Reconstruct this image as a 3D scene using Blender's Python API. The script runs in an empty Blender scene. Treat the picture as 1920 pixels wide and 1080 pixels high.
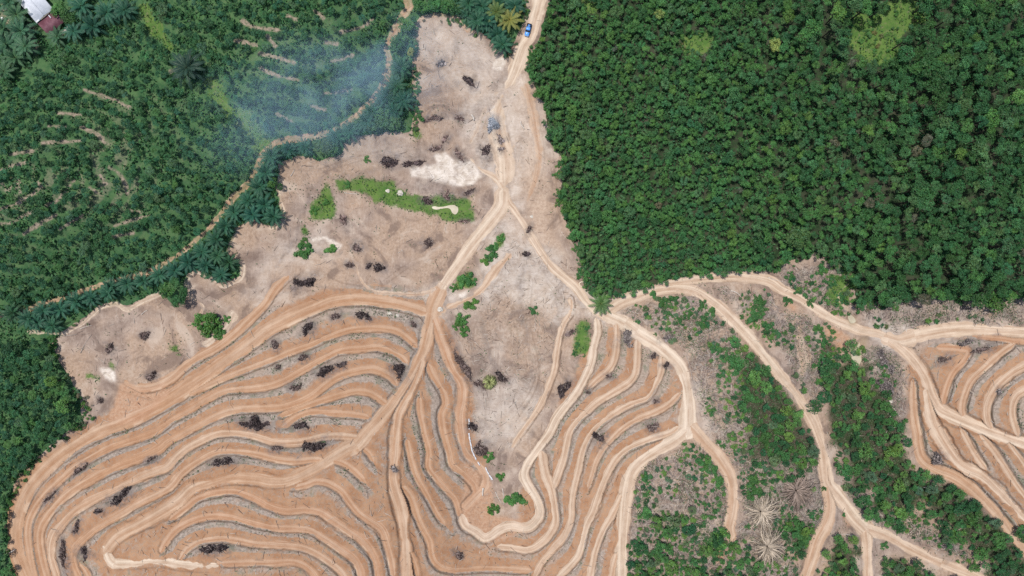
import bpy, math, random
import numpy as np
from mathutils import Matrix, Vector
rng = np.random.default_rng(7); random.seed(7)
S = 0.2; H = 260.0                      # metres per photo pixel on the datum, height of the drone
W0, H0 = 1920, 1080
C = bpy.context.scene.collection

# ------------------------------------------------------------------ helpers
def tag(o, label=None, cat=None, group=None, kind=None):
    if label: o['label'] = label
    if cat: o['category'] = cat
    if group: o['group'] = group
    if kind: o['kind'] = kind
    return o
def link(name, me, parent=None, mat=None):
    o = bpy.data.objects.new(name, me); C.objects.link(o)
    if parent is not None: o.parent = parent
    if mat is not None and me is not None and not me.materials: me.materials.append(mat)
    return o
def mesh_np(name, V, F, attrs=None, mats=None, mi=None, smooth=False):
    """F: (n,4) or (n,3) array, or list of such arrays"""
    if not isinstance(F, list): F = [F]
    F = [np.asarray(f, np.int32) for f in F if len(f)]
    me = bpy.data.meshes.new(name)
    V = np.asarray(V, np.float32)
    me.vertices.add(len(V)); me.vertices.foreach_set('co', V.ravel())
    loops = np.concatenate([f.ravel() for f in F]); tot = np.concatenate([np.full(len(f), f.shape[1], np.int32) for f in F])
    st = np.concatenate([[0], np.cumsum(tot)[:-1]]).astype(np.int32)
    me.loops.add(len(loops)); me.loops.foreach_set('vertex_index', loops)
    me.polygons.add(len(tot)); me.polygons.foreach_set('loop_start', st); me.polygons.foreach_set('loop_total', tot)
    if mi is not None: me.polygons.foreach_set('material_index', np.asarray(mi, np.int32))
    if smooth: me.polygons.foreach_set('use_smooth', np.ones(len(tot), bool))
    for an, (ty, arr) in (attrs or {}).items():
        a = me.attributes.new(an, ty, 'POINT')
        a.data.foreach_set('color' if ty == 'FLOAT_COLOR' else ('vector' if ty == 'FLOAT_VECTOR' else 'value'), np.asarray(arr, np.float32).ravel())
    for m in (mats or []): me.materials.append(m)
    me.update(calc_edges=True); me.validate(clean_customdata=False)
    return me
_tab = np.random.default_rng(3).random((256, 256))
def vnoise(x, y, sc, seed=0):
    x = np.asarray(x, float)/sc + seed*17.3; y = np.asarray(y, float)/sc + seed*9.1
    xi = np.floor(x).astype(int); yi = np.floor(y).astype(int); fx = x-xi; fy = y-yi
    fx = fx*fx*(3-2*fx); fy = fy*fy*(3-2*fy)
    g = lambda a, b: _tab[a & 255, b & 255]
    return (g(xi, yi)*(1-fx)+g(xi+1, yi)*fx)*(1-fy)+(g(xi, yi+1)*(1-fx)+g(xi+1, yi+1)*fx)*fy
def fbm(x, y, sc, seed=0, o=3):
    r = 0; a = 0.5; t = 0
    for i in range(o):
        r = r + a*vnoise(x, y, sc/(2**i), seed+i*3.7); t += a; a *= 0.5
    return r/t
def sstep(a, b, x):
    t = np.clip((x-a)/(b-a), 0, 1); return t*t*(3-2*t)
def pts(s): return np.array([[float(v) for v in p.split(',')] for p in s.split()])
def inpoly(x, y, poly):
    poly = np.asarray(poly, float); x = np.asarray(x, float); y = np.asarray(y, float); r = np.zeros(x.shape, bool)
    j = len(poly)-1
    for i in range(len(poly)):
        xi, yi = poly[i]; xj, yj = poly[j]
        if yi != yj: r ^= ((yi > y) != (yj > y)) & (x < (xj-xi)*(y-yi)/(yj-yi)+xi)
        j = i
    return r
def spline(p, step=4.0):
    p = np.asarray(p, float); out = []
    q = np.vstack([2*p[0]-p[1], p, 2*p[-1]-p[-2]])
    for i in range(1, len(q)-2):
        n = max(2, int(np.hypot(*(q[i+1]-q[i]))/step)); t = np.linspace(0, 1, n, endpoint=False)[:, None]
        a, b, c, d = q[i-1], q[i], q[i+1], q[i+2]
        out.append(0.5*((2*b)+(-a+c)*t+(2*a-5*b+4*c-d)*t*t+(-a+3*b-3*c+d)*t**3))
    out.append(p[-1:]); return np.vstack(out)

# ------------------------------------------------------------------ nodes
class NT:
    def __init__(s, name):
        s.m = bpy.data.materials.new(name); s.m.use_nodes = True; s.t = s.m.node_tree; s.t.nodes.clear()
        s.out = s.n('ShaderNodeOutputMaterial')
    def n(s, ty, **k):
        x = s.t.nodes.new(ty)
        for a, v in k.items(): setattr(x, a, v)
        return x
    def l(s, a, b): s.t.links.new(a, b)
    def put(s, sock, v):
        if hasattr(v, 'is_linked') or hasattr(v, 'links'): s.l(v, sock)
        elif isinstance(v, (tuple, list)): sock.default_value = tuple(v) if len(v) == 4 or sock.type == 'VECTOR' else tuple(v)+(1,)
        else: sock.default_value = v
    def math(s, op, a, b=0.0, c=0.0, clamp=False):
        x = s.n('ShaderNodeMath', operation=op, use_clamp=clamp); s.put(x.inputs[0], a); s.put(x.inputs[1], b)
        if op in ('MULTIPLY_ADD', 'SMOOTH_MIN', 'COMPARE', 'WRAP'): s.put(x.inputs[2], c)
        return x.outputs[0]
    def mix(s, f, a, b, mode='MIX'):
        x = s.n('ShaderNodeMix', data_type='RGBA', blend_type=mode); s.put(x.inputs[0], f); s.put(x.inputs[6], a); s.put(x.inputs[7], b)
        return x.outputs[2]
    def rng(s, v, a, b, c=0.0, d=1.0, smooth=True):
        x = s.n('ShaderNodeMapRange', interpolation_type='SMOOTHSTEP' if smooth else 'LINEAR'); s.put(x.inputs[0], v)
        for i, q in enumerate((a, b, c, d)): s.put(x.inputs[i+1], q)
        return x.outputs[0]
    def noise(s, vec, sc, det=3.0, rough=0.55, dist=0.0):
        x = s.n('ShaderNodeTexNoise'); s.put(x.inputs['Vector'], vec); x.inputs['Scale'].default_value = sc
        x.inputs['Detail'].default_value = det; x.inputs['Roughness'].default_value = rough; x.inputs['Distortion'].default_value = dist
        return x.outputs[0]
    def attr(s, name):
        x = s.n('ShaderNodeAttribute', attribute_name=name); c = s.n('ShaderNodeSeparateColor'); s.l(x.outputs['Color'], c.inputs[0])
        return c.outputs[0], c.outputs[1], c.outputs[2], x.outputs['Alpha'], x.outputs['Color'], x.outputs['Vector']
    def pos(s): return s.n('ShaderNodeNewGeometry').outputs['Position']
    def diffuse(s, col, rough=0.9, normal=None, spec=0.12):
        b = s.n('ShaderNodeBsdfPrincipled'); s.put(b.inputs['Base Color'], col); s.put(b.inputs['Roughness'], rough)
        b.inputs['Specular IOR Level'].default_value = spec
        if normal is not None: s.l(normal, b.inputs['Normal'])
        return b
    def done(s, bsdf): s.l(bsdf.outputs[0], s.out.inputs[0]); return s.m
def simple(name, col, rough=0.8, var=0.25, sc=1.5, spec=0.2, metallic=0.0):
    t = NT(name); p = t.pos(); n = t.noise(p, sc, 4)
    c = t.mix(t.rng(n, .3, .7), tuple(v*(1-var) for v in col), tuple(min(1, v*(1+var)) for v in col))
    b = t.diffuse(c, rough, None, spec); b.inputs['Metallic'].default_value = metallic
    return t.done(b)
# ------------------------------------------------------------------ survey: positions read off the photograph (pixels of the 1920 x 1080 frame)
CTRL = """900,250,0 950,400,1 860,150,1 1000,20,4 600,330,0 700,450,0 450,560,0 200,640,1 120,700,2 650,560,3 400,690,3.5 150,830,3 30,960,2.5 40,1080,2.5
700,700,8 550,800,11 350,900,12 200,1000,13 300,1060,21 450,1030,20 600,930,14 600,1080,16 750,900,9 770,1080,9 900,930,0 900,720,1 940,600,1 980,780,2 920,1010,0 900,1080,3
1060,650,4 1130,700,6.5 1230,720,10 1290,760,12 1200,850,11 1070,900,5 1170,1000,11 1080,1060,6 1290,900,14 1380,950,13 1250,1050,13 1120,580,5 1250,545,7 1400,620,8 1520,800,6
1560,920,5 1620,1050,4 1650,630,7 1750,700,9 1850,760,15 1950,740,20 1800,880,7 1900,1000,4 1640,800,2 1750,980,1 1100,350,3 1300,200,6 1500,350,4 1700,200,10 1900,400,10 1900,50,12
1400,50,8 50,340,14 250,330,8 400,250,4 200,150,5 30,100,6 550,80,9 700,100,4 350,480,3 150,530,3 30,640,3 50,800,4 600,200,4 -140,-140,4 2060,-140,10 -140,1220,3 2060,1220,4 960,-140,5 960,1220,5 -140,540,5 2060,540,11"""
CTRL = pts(' '.join(CTRL.split()))
# name, kind (r road, b bench, p path, s sandy bank), pale 0..1, red 0..1, widths (start,end) px, points
L = []
def ln(name, k, pale, red, w, s, rag=1.0, fade=None, al=1.0):
    L.append(dict(name=name, k=k, pale=pale, red=red, w=w if isinstance(w, tuple) else (w, w), p=pts(s), rag=rag, al=al, fade=fade if fade else ((14, 14) if k == 'b' else (0, 0))))
ln('dirt_road','r',.85,0,(25,22),"1018,-70 1011,0 1002,37 995,65 982,85 974,107 962,140 950,165 935,205",1.5,(0,80))
ln('dirt_road','r',.8,0,(34,36),"958,145 940,185 930,215 934,250 945,285 948,320 945,365",3.2,(60,40),.7)
ln('dirt_road','r',.45,.1,(24,16),"968,135 985,160 995,200 1003,245 1010,290 1005,330 990,375 975,410",2.4,(40,80),.55)
ln('dirt_road','r',.8,0,(16,10),"950,165 925,180 905,215 890,250 870,285 850,300",2.8,(20,50),.5)
ln('dirt_road','r',.5,.2,(12,8),"790,470 760,440 730,430 690,440 650,455",2.6,(50,60),.4)
ln('dirt_road','r',.7,0,(14,10),"560,470 535,490 510,520 480,545 450,580",2.6,(40,60),.4)
ln('dirt_road','r',.75,0,(9,19),"880,292 900,317 928,333 942,352 955,382 962,390 985,425 1010,467 1035,500 1060,522 1080,540 1098,565 1118,583 1140,591",1.0,(50,0))
ln('dirt_road','r',.8,0,(24,22),"944,362 942,385 925,410 900,440 877,470 855,500 835,527 825,545")
ln('dirt_road','r',.38,0,(26,22),"825,545 812,572 805,605 797,645 785,675 770,705 750,737 725,770 687,812 668,834 650,842 620,860 592,877 562,892 535,902 505,903 478,898 437,897 400,905 362,917 337,940 300,963 262,985 220,1007 199,1032")
ln('dirt_road','r',.4,.1,(18,26),"790,680 777,720 760,750 747,777 742,810 740,850 736,890 740,917 750,950 757,985 760,1022 762,1080 764,1150")
ln('dirt_road','r',.3,.35,(18,20),"813,600 825,635 837,665 850,695 866,720 867,752 862,777 864,810 872,847 890,865 908,887 911,910 893,930 874,950")
ln('terrace_track','b',.25,.15,15,"802,680 812,705 830,735 835,757 827,777 831,810 842,847 847,870 870,890 889,910 892,930")
ln('terrace_track','b',.25,.2,12,"787,735 787,770 795,810 804,847 803,875 817,895 840,922 855,940 864,975")
ln('terrace_track','b',.25,.1,12,"762,817 770,860 780,892 797,922 812,950 827,975 838,988")
ln('terrace_track','b',.25,.1,14,"750,907 770,932 780,962 792,990 805,1015 810,1042 822,1060 850,1069 905,1066 960,1068 1000,1070")
ln('terrace_track','b',.2,.1,9,"766,1030 777,1055 786,1090")
ln('dirt_road','b',.3,.05,(24,32),"806,588 767,576 730,567 692,562 655,561 620,566 585,580 545,597 505,618 480,637 450,659 412,684 375,711 337,738 300,761 262,780 225,796 187,810 150,830 110,857 78,887 53,917 37,950 29,985 29,1022 38,1055 52,1090 70,1140")
ln('terrace_track','b',.3,.1,18,"555,508 537,520 517,540 498,568 477,591 445,622 410,649 370,671 345,688 320,710 290,724 262,727 235,720",1.4,(45,30))
ln('terrace_track','b',.25,.1,14,"787,657 767,637 745,622 717,615 680,616 650,620 620,630 587,645 550,658 517,672 480,686 437,702 400,717 372,730 345,742")
ln('terrace_track','b',.25,.15,15,"767,687 750,668 725,656 705,651 675,654 640,658 615,668 587,683 560,698 530,715 505,724 480,728 425,733 390,748 357,767 325,786 290,810 250,825 212,838 175,856 140,878 107,906 80,933 62,960 53,985 52,1010 57,1047 66,1090 80,1130")
ln('terrace_track','b',.25,.12,17,"747,727 735,708 712,696 692,692 665,696 635,706 610,721 587,740 562,753 530,763 500,766 480,766 440,769 410,778 380,793 343,812 315,828 297,843 265,858 225,873 187,891 150,911 120,933 96,958 79,984 74,1010 79,1047 90,1090")
ln('terrace_track','b',.22,.1,14,"731,763 712,748 692,737 665,734 640,740 615,748 585,757 560,766 528,779")
ln('terrace_track','b',.22,.2,15,"700,784 667,778 630,775 587,773 555,783 527,803")
ln('terrace_track','b',.42,.05,15,"682,822 640,818 605,819 580,825 555,830 517,829 492,822 470,816 437,812 405,815 375,828 350,841 330,858 312,877 282,888 250,901 212,920 175,938 142,958 120,980 102,1004 96,1030 99,1055 110,1090")
ln('terrace_track','b',.3,.15,14,"610,862 585,862 555,865 525,862 500,857 475,851 445,847 405,848 370,866 342,887 322,911 298,926 262,943 225,965 187,986 160,1008 141,1029 136,1047 142,1068 153,1090")
ln('terrace_track','b',.22,.35,15,"318,974 350,950 375,933 412,923 445,923 480,936 505,950 535,958 570,956 600,961 625,977 655,997 680,1015 697,1037 706,1060 710,1100")
ln('terrace_track','b',.28,.25,14,"548,915 575,909 592,903 617,907 640,921 652,938 670,960 692,976 715,993 726,1022 733,1050 739,1090")
ln('terrace_track','b',.25,.2,13,"608,861 640,867 660,880 675,893 689,909")
ln('terrace_track','b',.22,.15,11,"674,836 692,850 703,872")
ln('terrace_track','b',.25,.35,15,"297,1044 312,1015 332,992 362,976 400,968 437,971 480,983 517,990 575,993 605,1008 635,1028 660,1046 673,1065 680,1100")
ln('terrace_track','b',.32,.25,14,"335,1052 350,1031 375,1016 412,1010 450,1015 480,1020 517,1022 562,1026 592,1038 620,1056 640,1073 652,1095")
ln('terrace_track','b',.25,.3,14,"410,1057 445,1056 480,1055 517,1055 550,1054 575,1063 598,1088")
ln('dirt_road','r',.8,0,(16,24),"197,1028 202,1040 214,1056 250,1057 300,1053 350,1060 410,1062",1.9,(0,90))
ln('terrace_track','b',.25,.2,11,"152,1058 162,1070 172,1090")
# middle slope
ln('dirt_road','r',.85,0,(20,34),"1136,590 1172,607 1197,625 1230,645 1260,670 1277,690 1287,720 1292,752 1293,790 1290,812")
ln('dirt_road','r',.75,0,(30,20),"1290,806 1270,824 1240,841 1208,860 1186,884 1177,915 1172,947 1169,985 1167,1022 1166,1080 1165,1150")
ln('dirt_road','r',.5,.05,(32,25),"1296,800 1325,833 1350,861 1368,892 1375,930 1372,965 1367,990 1370,1004")
ln('terrace_track','b',.62,0,12,"1070,560 1070,585 1058,605 1050,625 1045,652 1040,690 1030,720 1017,752 1002,777 980,807 960,837 950,862",1.3,(50,50))
ln('terrace_track','b',.8,0,(14,20),"1117,592 1120,622 1113,652 1109,677 1100,702 1084,732 1060,762 1042,787 1030,812 1010,840 991,866 983,890 992,912 1006,935 1013,960 1005,978 988,990 960,986 938,992 920,1005 908,1009 892,997 872,985 864,960")
ln('terrace_track','b',.6,0,(18,15),"1014,840 1022,885 1032,915 1039,950 1041,980 1026,1007 1005,1025 985,1031 960,1027 925,1025")
ln('terrace_track','b',.5,.05,12,"1157,608 1157,640 1152,675 1140,695 1120,712 1104,728",1.0,(0,30))
ln('terrace_track','b',.55,.05,14,"1195,628 1195,665 1192,697 1180,717 1152,735 1122,753 1100,772 1082,790 1067,812 1058,855 1046,892 1036,918")
ln('terrace_track','b',.55,.05,13,"1241,660 1240,695 1230,720 1214,745 1190,755 1165,767 1140,783 1112,808 1094,840 1085,880 1076,915 1072,942 1070,975 1059,1005 1037,1030 1017,1052 1002,1080")
ln('terrace_track','b',.42,.15,(14,9),"1278,733 1255,757 1230,772 1197,785 1165,806 1137,834 1120,860 1110,890 1101,922")
ln('terrace_track','b',.6,.05,14,"1277,795 1258,811 1222,822 1180,840 1155,861 1137,892 1122,930 1112,960 1100,985 1092,1015 1084,1042 1065,1065 1043,1085")
ln('terrace_track','b',.6,.08,13,"1174,912 1160,942 1147,967 1132,992 1120,1022 1112,1052 1104,1095")
ln('terrace_track','b',.5,.1,12,"1158,1034 1151,1060 1145,1095")
# right side
ln('dirt_road','r',.72,0,(18,28),"1136,588 1150,577 1168,566 1195,555 1230,545 1267,541 1300,545 1330,562 1355,582 1375,602 1397,624 1417,647 1440,676 1465,707 1490,737 1510,766 1525,792 1533,812 1542,842 1547,875 1552,905 1565,922 1585,947 1602,970 1625,992")
ln('dirt_road','r',.5,.05,(24,20),"1553,915 1556,955 1547,985 1532,1015 1522,1047 1511,1080 1500,1120")
ln('dirt_road','r',.62,0,21,"1624,994 1627,1022 1628,1080 1630,1130")
ln('dirt_road','r',.62,0,(26,20),"1625,990 1665,1005 1702,1025 1740,1045 1790,1066 1825,1080 1870,1100")
ln('dirt_road','r',.7,0,(15,26),"1240,534 1285,527 1335,521 1385,519 1440,527 1465,543 1497,558 1527,577 1560,597 1595,612 1615,620 1652,628 1680,645 1705,667 1722,688 1737,714 1747,742 1760,765 1778,777 1815,793 1860,812 1925,834 2000,852")
ln('dirt_road','r',.7,0,(26,18),"1660,632 1690,638 1727,628 1765,621 1815,617 1865,619 1920,622 2020,625",1.8)
ln('terrace_track','b',.2,.35,(8,14),"1822,630 1877,636 1925,641 2000,645")
ln('terrace_track','b',.25,.35,13,"1748,651 1790,652 1816,657 1809,675 1790,695 1778,717 1770,742 1765,765")
ln('terrace_track','b',.4,.2,14,"1905,642 1877,662 1845,690 1822,712 1810,737 1803,762 1806,790")
ln('terrace_track','b',.5,.15,16,"2000,650 1920,687 1890,706 1865,731 1851,760 1851,785 1860,810")
ln('terrace_track','b',.5,.1,15,"1990,700 1920,733 1903,748 1898,772 1903,797 1910,822")
ln('terrace_track','b',.35,.1,(15,24),"1712,713 1712,752 1715,790 1720,815 1722,835 1730,860 1752,877 1790,893 1822,915 1850,942 1875,970 1897,1000 1925,1034 1970,1080")
ln('terrace_track','r',.62,0,(22,15),"1738,735 1745,777 1757,810 1777,842 1803,874 1840,893 1865,915 1902,952 1930,980 1980,1030",2.2)
ln('terrace_track','b',.5,.05,11,"1800,800 1820,837 1837,865 1852,884")
ln('terrace_track','b',.5,.05,12,"1835,810 1865,847 1885,877 1907,910 1930,940 1970,990")
ln('terrace_track','b',.5,.05,10,"1890,826 1905,848 1930,880")
ln('terrace_track','r',.6,0,(30,22),"1535,597 1505,612 1498,640 1506,675 1503,712 1490,742",3.4,(60,60),.5)
ln('terrace_track','r',.42,0,14,"1370,617 1340,625 1310,640 1295,665",3.0,(30,60),.45)
ln('terrace_track','r',.55,0,(18,10),"962,470 945,490 930,505 905,540 880,560 845,575 825,590",2.4,(60,40))
ln('terrace_track','p',.6,.1,(6,12),"668,497 672,515 685,535 705,547 740,550 780,552 815,545 825,538",1.4)
# footpath beside the plantation, sandy banks
ln('footpath','p',.4,.12,(15,11),"766,-40 765,0 766,15 752,37 742,57 732,72 726,92 730,112 726,140 717,162 700,187 680,207 655,227 625,245 592,255 555,261 520,267 498,284 481,315 470,337 455,355 435,374 415,400 390,430 350,467 312,492 275,512 225,525 165,542 125,557 87,567 50,580 0,590",1.6)
ln('sandy_bank','s',.85,0,(6,12),"52,622 87,624 120,624 152,609 172,591 192,575 220,571 237,581 264,567 304,549",1.6)
ln('sandy_bank','s',.85,0,11,"350,535 354,517 370,510 395,522 415,537 435,531 452,520 456,500",1.6)
ln('sandy_bank','s',.7,0,9,"443,428 438,445 429,468",1.6)
ln('sandy_bank','s',.75,0,9,"521,352 527,380 532,404 527,421 508,427",1.6)
ln('sandy_bank','s',.7,0,7,"357,556 370,564 381,576 375,592",1.6)
ln('sandy_bank','s',.85,0,(16,10),"437,590 426,615 405,632 385,645",2.5)
ln('sandy_bank','s',.55,0,7,"790,34 812,28 840,31 866,31",1.6)
ln('sandy_bank','s',.5,0,6,"870,50 885,60 900,63",1.6)
ln('creek_bed','s',.65,0,6,"1590,533 1577,545 1573,560 1582,572 1590,580",1.6)
for s_ in ("800,60 820,120 830,200 880,260", "860,75 900,120 930,170", "790,205 830,232 880,252 920,300", "700,432 760,402 830,430 868,462", "715,525 780,482 850,470", "600,500 640,522 720,532", "985,432 1002,490 1040,545 1070,580", "945,480 930,540 900,600", "990,520 985,600 1002,700 962,780", "150,680 220,722 280,742", "120,645 200,602 300,622 340,680", "1000,160 1020,230 1030,300 1040,400 1065,460", "600,320 700,290 800,275 870,300", "1700,590 1800,585 1925,575"):
    ln('wheel_track', 'r', .6, 0, 5, s_, 1.6, (40, 40), .38)
    L[-1]['p'] = L[-1]['p']+0.0; ln('wheel_track', 'r', .6, 0, 4, ' '.join(f'{x+6},{y+6}' for x, y in pts(s_)), 1.6, (40, 40), .34)
# zones
VEG_L = pts("-140,-140 985,-140 985,0 978,50 957,95 935,88 905,62 872,48 862,33 790,30 775,50 772,245 690,252 645,262 640,292 600,298 560,290 525,305 522,350 530,408 505,422 470,412 445,425 440,440 425,475 455,500 450,518 415,533 370,508 352,515 348,560 325,572 300,545 237,574 190,568 150,600 120,618 95,640 115,680 148,735 155,790 95,830 60,868 25,910 16,950 16,1000 30,1080 40,1220 -140,1220")
VEG_R = pts("1038,-140 1032,0 1020,40 1005,90 988,135 1020,190 1025,230 1035,270 1055,300 1047,360 1060,410 1080,450 1092,500 1098,538 1112,556 1150,553 1200,543 1260,522 1340,508 1450,508 1470,485 1540,478 1580,500 1602,540 1612,572 1700,563 1770,552 1850,568 1920,553 2060,550 2060,-140")
HILL = pts("18,1230 12,930 80,850 200,775 300,715 480,585 650,535 815,545 885,720 915,890 885,975 960,990 1005,840 1040,770 1105,640 1140,600 1285,690 1290,800 1180,880 1165,1230")
HILL_R = pts("1705,690 1740,650 1830,625 2060,635 2060,1230 1990,1110 1900,1010 1850,950 1730,870 1705,800")
GRASS = [pts("632,340 690,328 732,335 745,358 790,372 855,372 888,376 897,400 878,412 840,418 815,410 775,405 730,388 695,382 688,362 640,356"),
         pts("585,378 600,362 622,350 622,375 632,395 612,405 588,408"), pts("565,420 573,418 575,445 568,450"),
         pts("250,0 272,0 333,93 308,94 282,62 258,32"), pts("378,150 412,146 438,190 478,225 510,262 480,300 470,260 413,200 385,172"),
         pts("1265,85 1300,60 1340,65 1335,95 1312,110 1280,100"), pts("1090,0 1125,0 1128,25 1100,30"),
         pts("1598,20 1650,25 1700,-20 1745,40 1712,55 1680,85 1672,120 1650,115 1620,110 1592,80"),
         pts("320,650 340,645 342,662 325,664"), pts("205,672 216,680 214,700 205,690"), pts("165,695 180,705 182,722 170,712"),
         pts("140,595 155,590 140,608 120,612"), pts("900,480 935,470 950,440 932,440 918,465 900,490"),
         pts("1085,605 1108,610 1098,665 1072,672 1085,640"), pts("850,520 895,515 890,545 850,545"), pts("930,280 990,275 985,300 940,305") if False else pts("780,232 800,240 795,262 778,255"),
         pts("1560,520 1600,525 1605,570 1570,580 1555,550")]
SAND = [pts("765,315 820,308 812,292 838,286 852,302 880,300 905,330 890,345 850,352 815,345 790,332 770,328"),
        pts("925,112 935,105 948,108 952,122 940,134 926,126"), pts("915,205 923,200 929,212 926,222 917,220"),
        pts("810,392 822,386 834,389 858,386 859,396 853,402 846,396 830,392 815,395"), pts("182,688 205,690 220,715 215,722 195,712"),
        pts("580,447 625,448 642,460 630,470 610,455 585,456"), pts("890,440 925,395 935,405 900,450"), pts("855,552 880,548 870,560")]
ROWGAP = [pts(s_) for s_ in ("0,320 20,312 45,305", "5,345 14,358 20,350", "0,392 30,382 60,365 72,355", "0,420 20,418 40,408 60,397", "45,438 75,420 105,403", "112,430 140,412 160,402", "88,385 105,378 125,355 138,340", "215,424 240,415 278,404", "212,444 250,437", "203,312 222,325 235,345 240,364", "188,328 198,345", "168,352 190,366", "30,355 34,340 38,360", "72,340 78,352", "243,395 265,398", "158,168 185,178 215,188 242,201", "110,212 152,215", "92,236 122,238", "152,238 182,252 200,270", "488,100 520,108 554,118", "490,128 520,142 560,150", "608,177 640,172 658,167", "583,198 608,206", "622,116 662,104", "503,68 516,86", "588,18 606,33", "612,80 632,83", "540,30 556,36", "80,268 150,264", "320,135 335,128", "20,290 60,283", "520,215 545,228", "455,40 480,52 520,55", "440,75 480,85", "640,60 680,50 700,35")]
FOLD = [(pts("1585,285 1610,320 1650,350 1683,385 1690,420 1692,455"), 8), (pts("1552,30 1546,80 1538,125 1525,150"), 9), (pts("1785,0 1768,30 1755,55"), 8), (pts("1620,520 1660,500 1700,470"), 6), (pts("1450,505 1455,470 1448,440"), 6), (pts("1600,150 1640,160 1680,175"), 6), (pts("1380,300 1405,270"), 5), (pts("1880,70 1900,40"), 8), (pts("1500,350 1510,380"), 6)]
VALLEY = pts("885,440 960,430 1090,500 1075,590 1050,640 1030,720 985,790 945,860 895,830 885,700 860,640 840,610 880,560 930,510")
BRUSH = [pts("1195,880 1290,835 1330,850 1355,900 1362,990 1400,1010 1500,1060 1500,1220 1185,1220 1180,960"),
         pts("1605,650 1660,640 1700,690 1700,760 1690,830 1670,800 1650,730"), pts("1340,540 1450,560 1560,620 1530,640 1560,700 1540,760 1480,690 1430,620"),
         pts("1160,575 1310,550 1400,650 1410,720 1330,640 1260,640"), pts("1300,640 1340,640 1390,720 1420,850 1400,900 1390,880 1320,800 1300,720"),
         pts("1395,870 1545,850 1550,960 1520,1010 1410,1090 1385,1000"), pts("1560,880 1620,930 1700,960 1840,1060 1700,1010 1640,970 1590,930"),
         pts("1450,500 1580,490 1600,560 1590,600 1540,575 1470,535"), pts("1610,580 1720,570 1920,560 1920,610 1780,605 1640,620")]
WOODS = [pts("1375,665 1400,650 1440,690 1490,758 1512,815 1530,865 1490,880 1430,872 1410,830 1392,760"),
         pts("1545,655 1575,665 1630,690 1662,735 1690,800 1700,865 1745,915 1790,915 1830,955 1870,980 1900,1020 1935,1050 1935,1110 1790,1100 1850,1055 1780,990 1715,945 1665,960 1620,915 1580,880 1562,820 1552,745"),
         pts("1568,1000 1605,1020 1612,1090 1540,1090 1550,1040"), pts("1655,1050 1690,1045 1765,1090 1655,1090"),
         pts("1470,975 1520,985 1520,1020 1500,1045 1480,1010"), pts("1195,1000 1260,960 1330,1000 1400,1030 1400,1100 1190,1100"),
         pts("1300,830 1345,860 1355,925 1320,930 1290,890")]
CLEARED_PLANT = [pts("0,0 45,0 75,70 70,95 0,100")]
# oil palms (crown centre px, radius px, look)
PALM = pts("878,4,21 902,10,23 877,24,20 894,37,22 914,37,22 930,20,23 957,36,24 966,8,22 935,2,20 932,63,22 942,82,22 27,25,26 35,57,28 8,80,26 45,84,24 25,107,24 2,50,22 4,132,22 14,2,24 150,10,27 197,22,24 230,17,25 172,47,27 135,57,20 105,67,20 350,125,33 751,125,24 742,160,24 722,182,24 755,187,24 697,207,20 687,226,22 737,207,20 655,245,22 630,256,22 507,292,23 497,322,23 486,350,24 462,376,20 494,383,22 511,407,21 540,280,18 570,275,18 437,398,22 471,402,21 421,423,21 405,447,22 377,472,22 350,491,22 405,480,18 427,492,20 385,497,18 412,515,20 325,507,22 297,516,21 235,532,21 265,527,18 205,537,20 20,587,22 50,598,22 77,582,20 110,580,22 95,610,20 140,565,22 170,560,20 200,548,19 65,604,18 1128,571,21")
DEADPALM = pts("1490,918,40 1424,957,36 1436,1022,42")
SHRUB = pts("397,608,26 382,600,16 410,622,14 426,598,8 569,472,16 578,466,10 618,468,12 865,530,14 880,524,13 851,540,9 870,596,14 862,610,13 882,575,12 872,622,10 890,566,9 920,474,14 940,445,10 927,462,8 910,490,9 1001,582,9 1082,647,6 1077,662,6 1096,666,4 1101,615,5 1242,567,12 1262,562,11 1225,555,9 1290,590,9 1272,602,9 1317,607,12 1317,570,9 1335,587,10 1228,627,4 1243,606,5 1222,613,4 1422,572,14 1407,597,15 1438,612,12 1418,560,10 1475,567,10 1452,627,10 1532,617,10 1541,640,11 1572,656,5 1657,1022,9 1581,965,5 1543,917,6 917,857,11 938,893,11 925,955,13 955,940,12 975,937,16 1212,895,12 1350,1010,20 1335,1018,12 571,452,7 650,345,7 690,300,7 590,395,9 612,380,8 1340,655,12 1360,668,12 1352,700,10 1380,690,13 1450,850,14 1405,905,14 1412,925,14 1490,985,16 1505,1000,15 1500,1020,12 1335,880,12 1320,870,12 1345,905,12 1520,570,9 1495,545,9 1480,520,10 1556,530,10 1575,560,10 1540,505,12 1650,940,12 1668,925,11 1430,580,11 1250,590,8")
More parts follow.
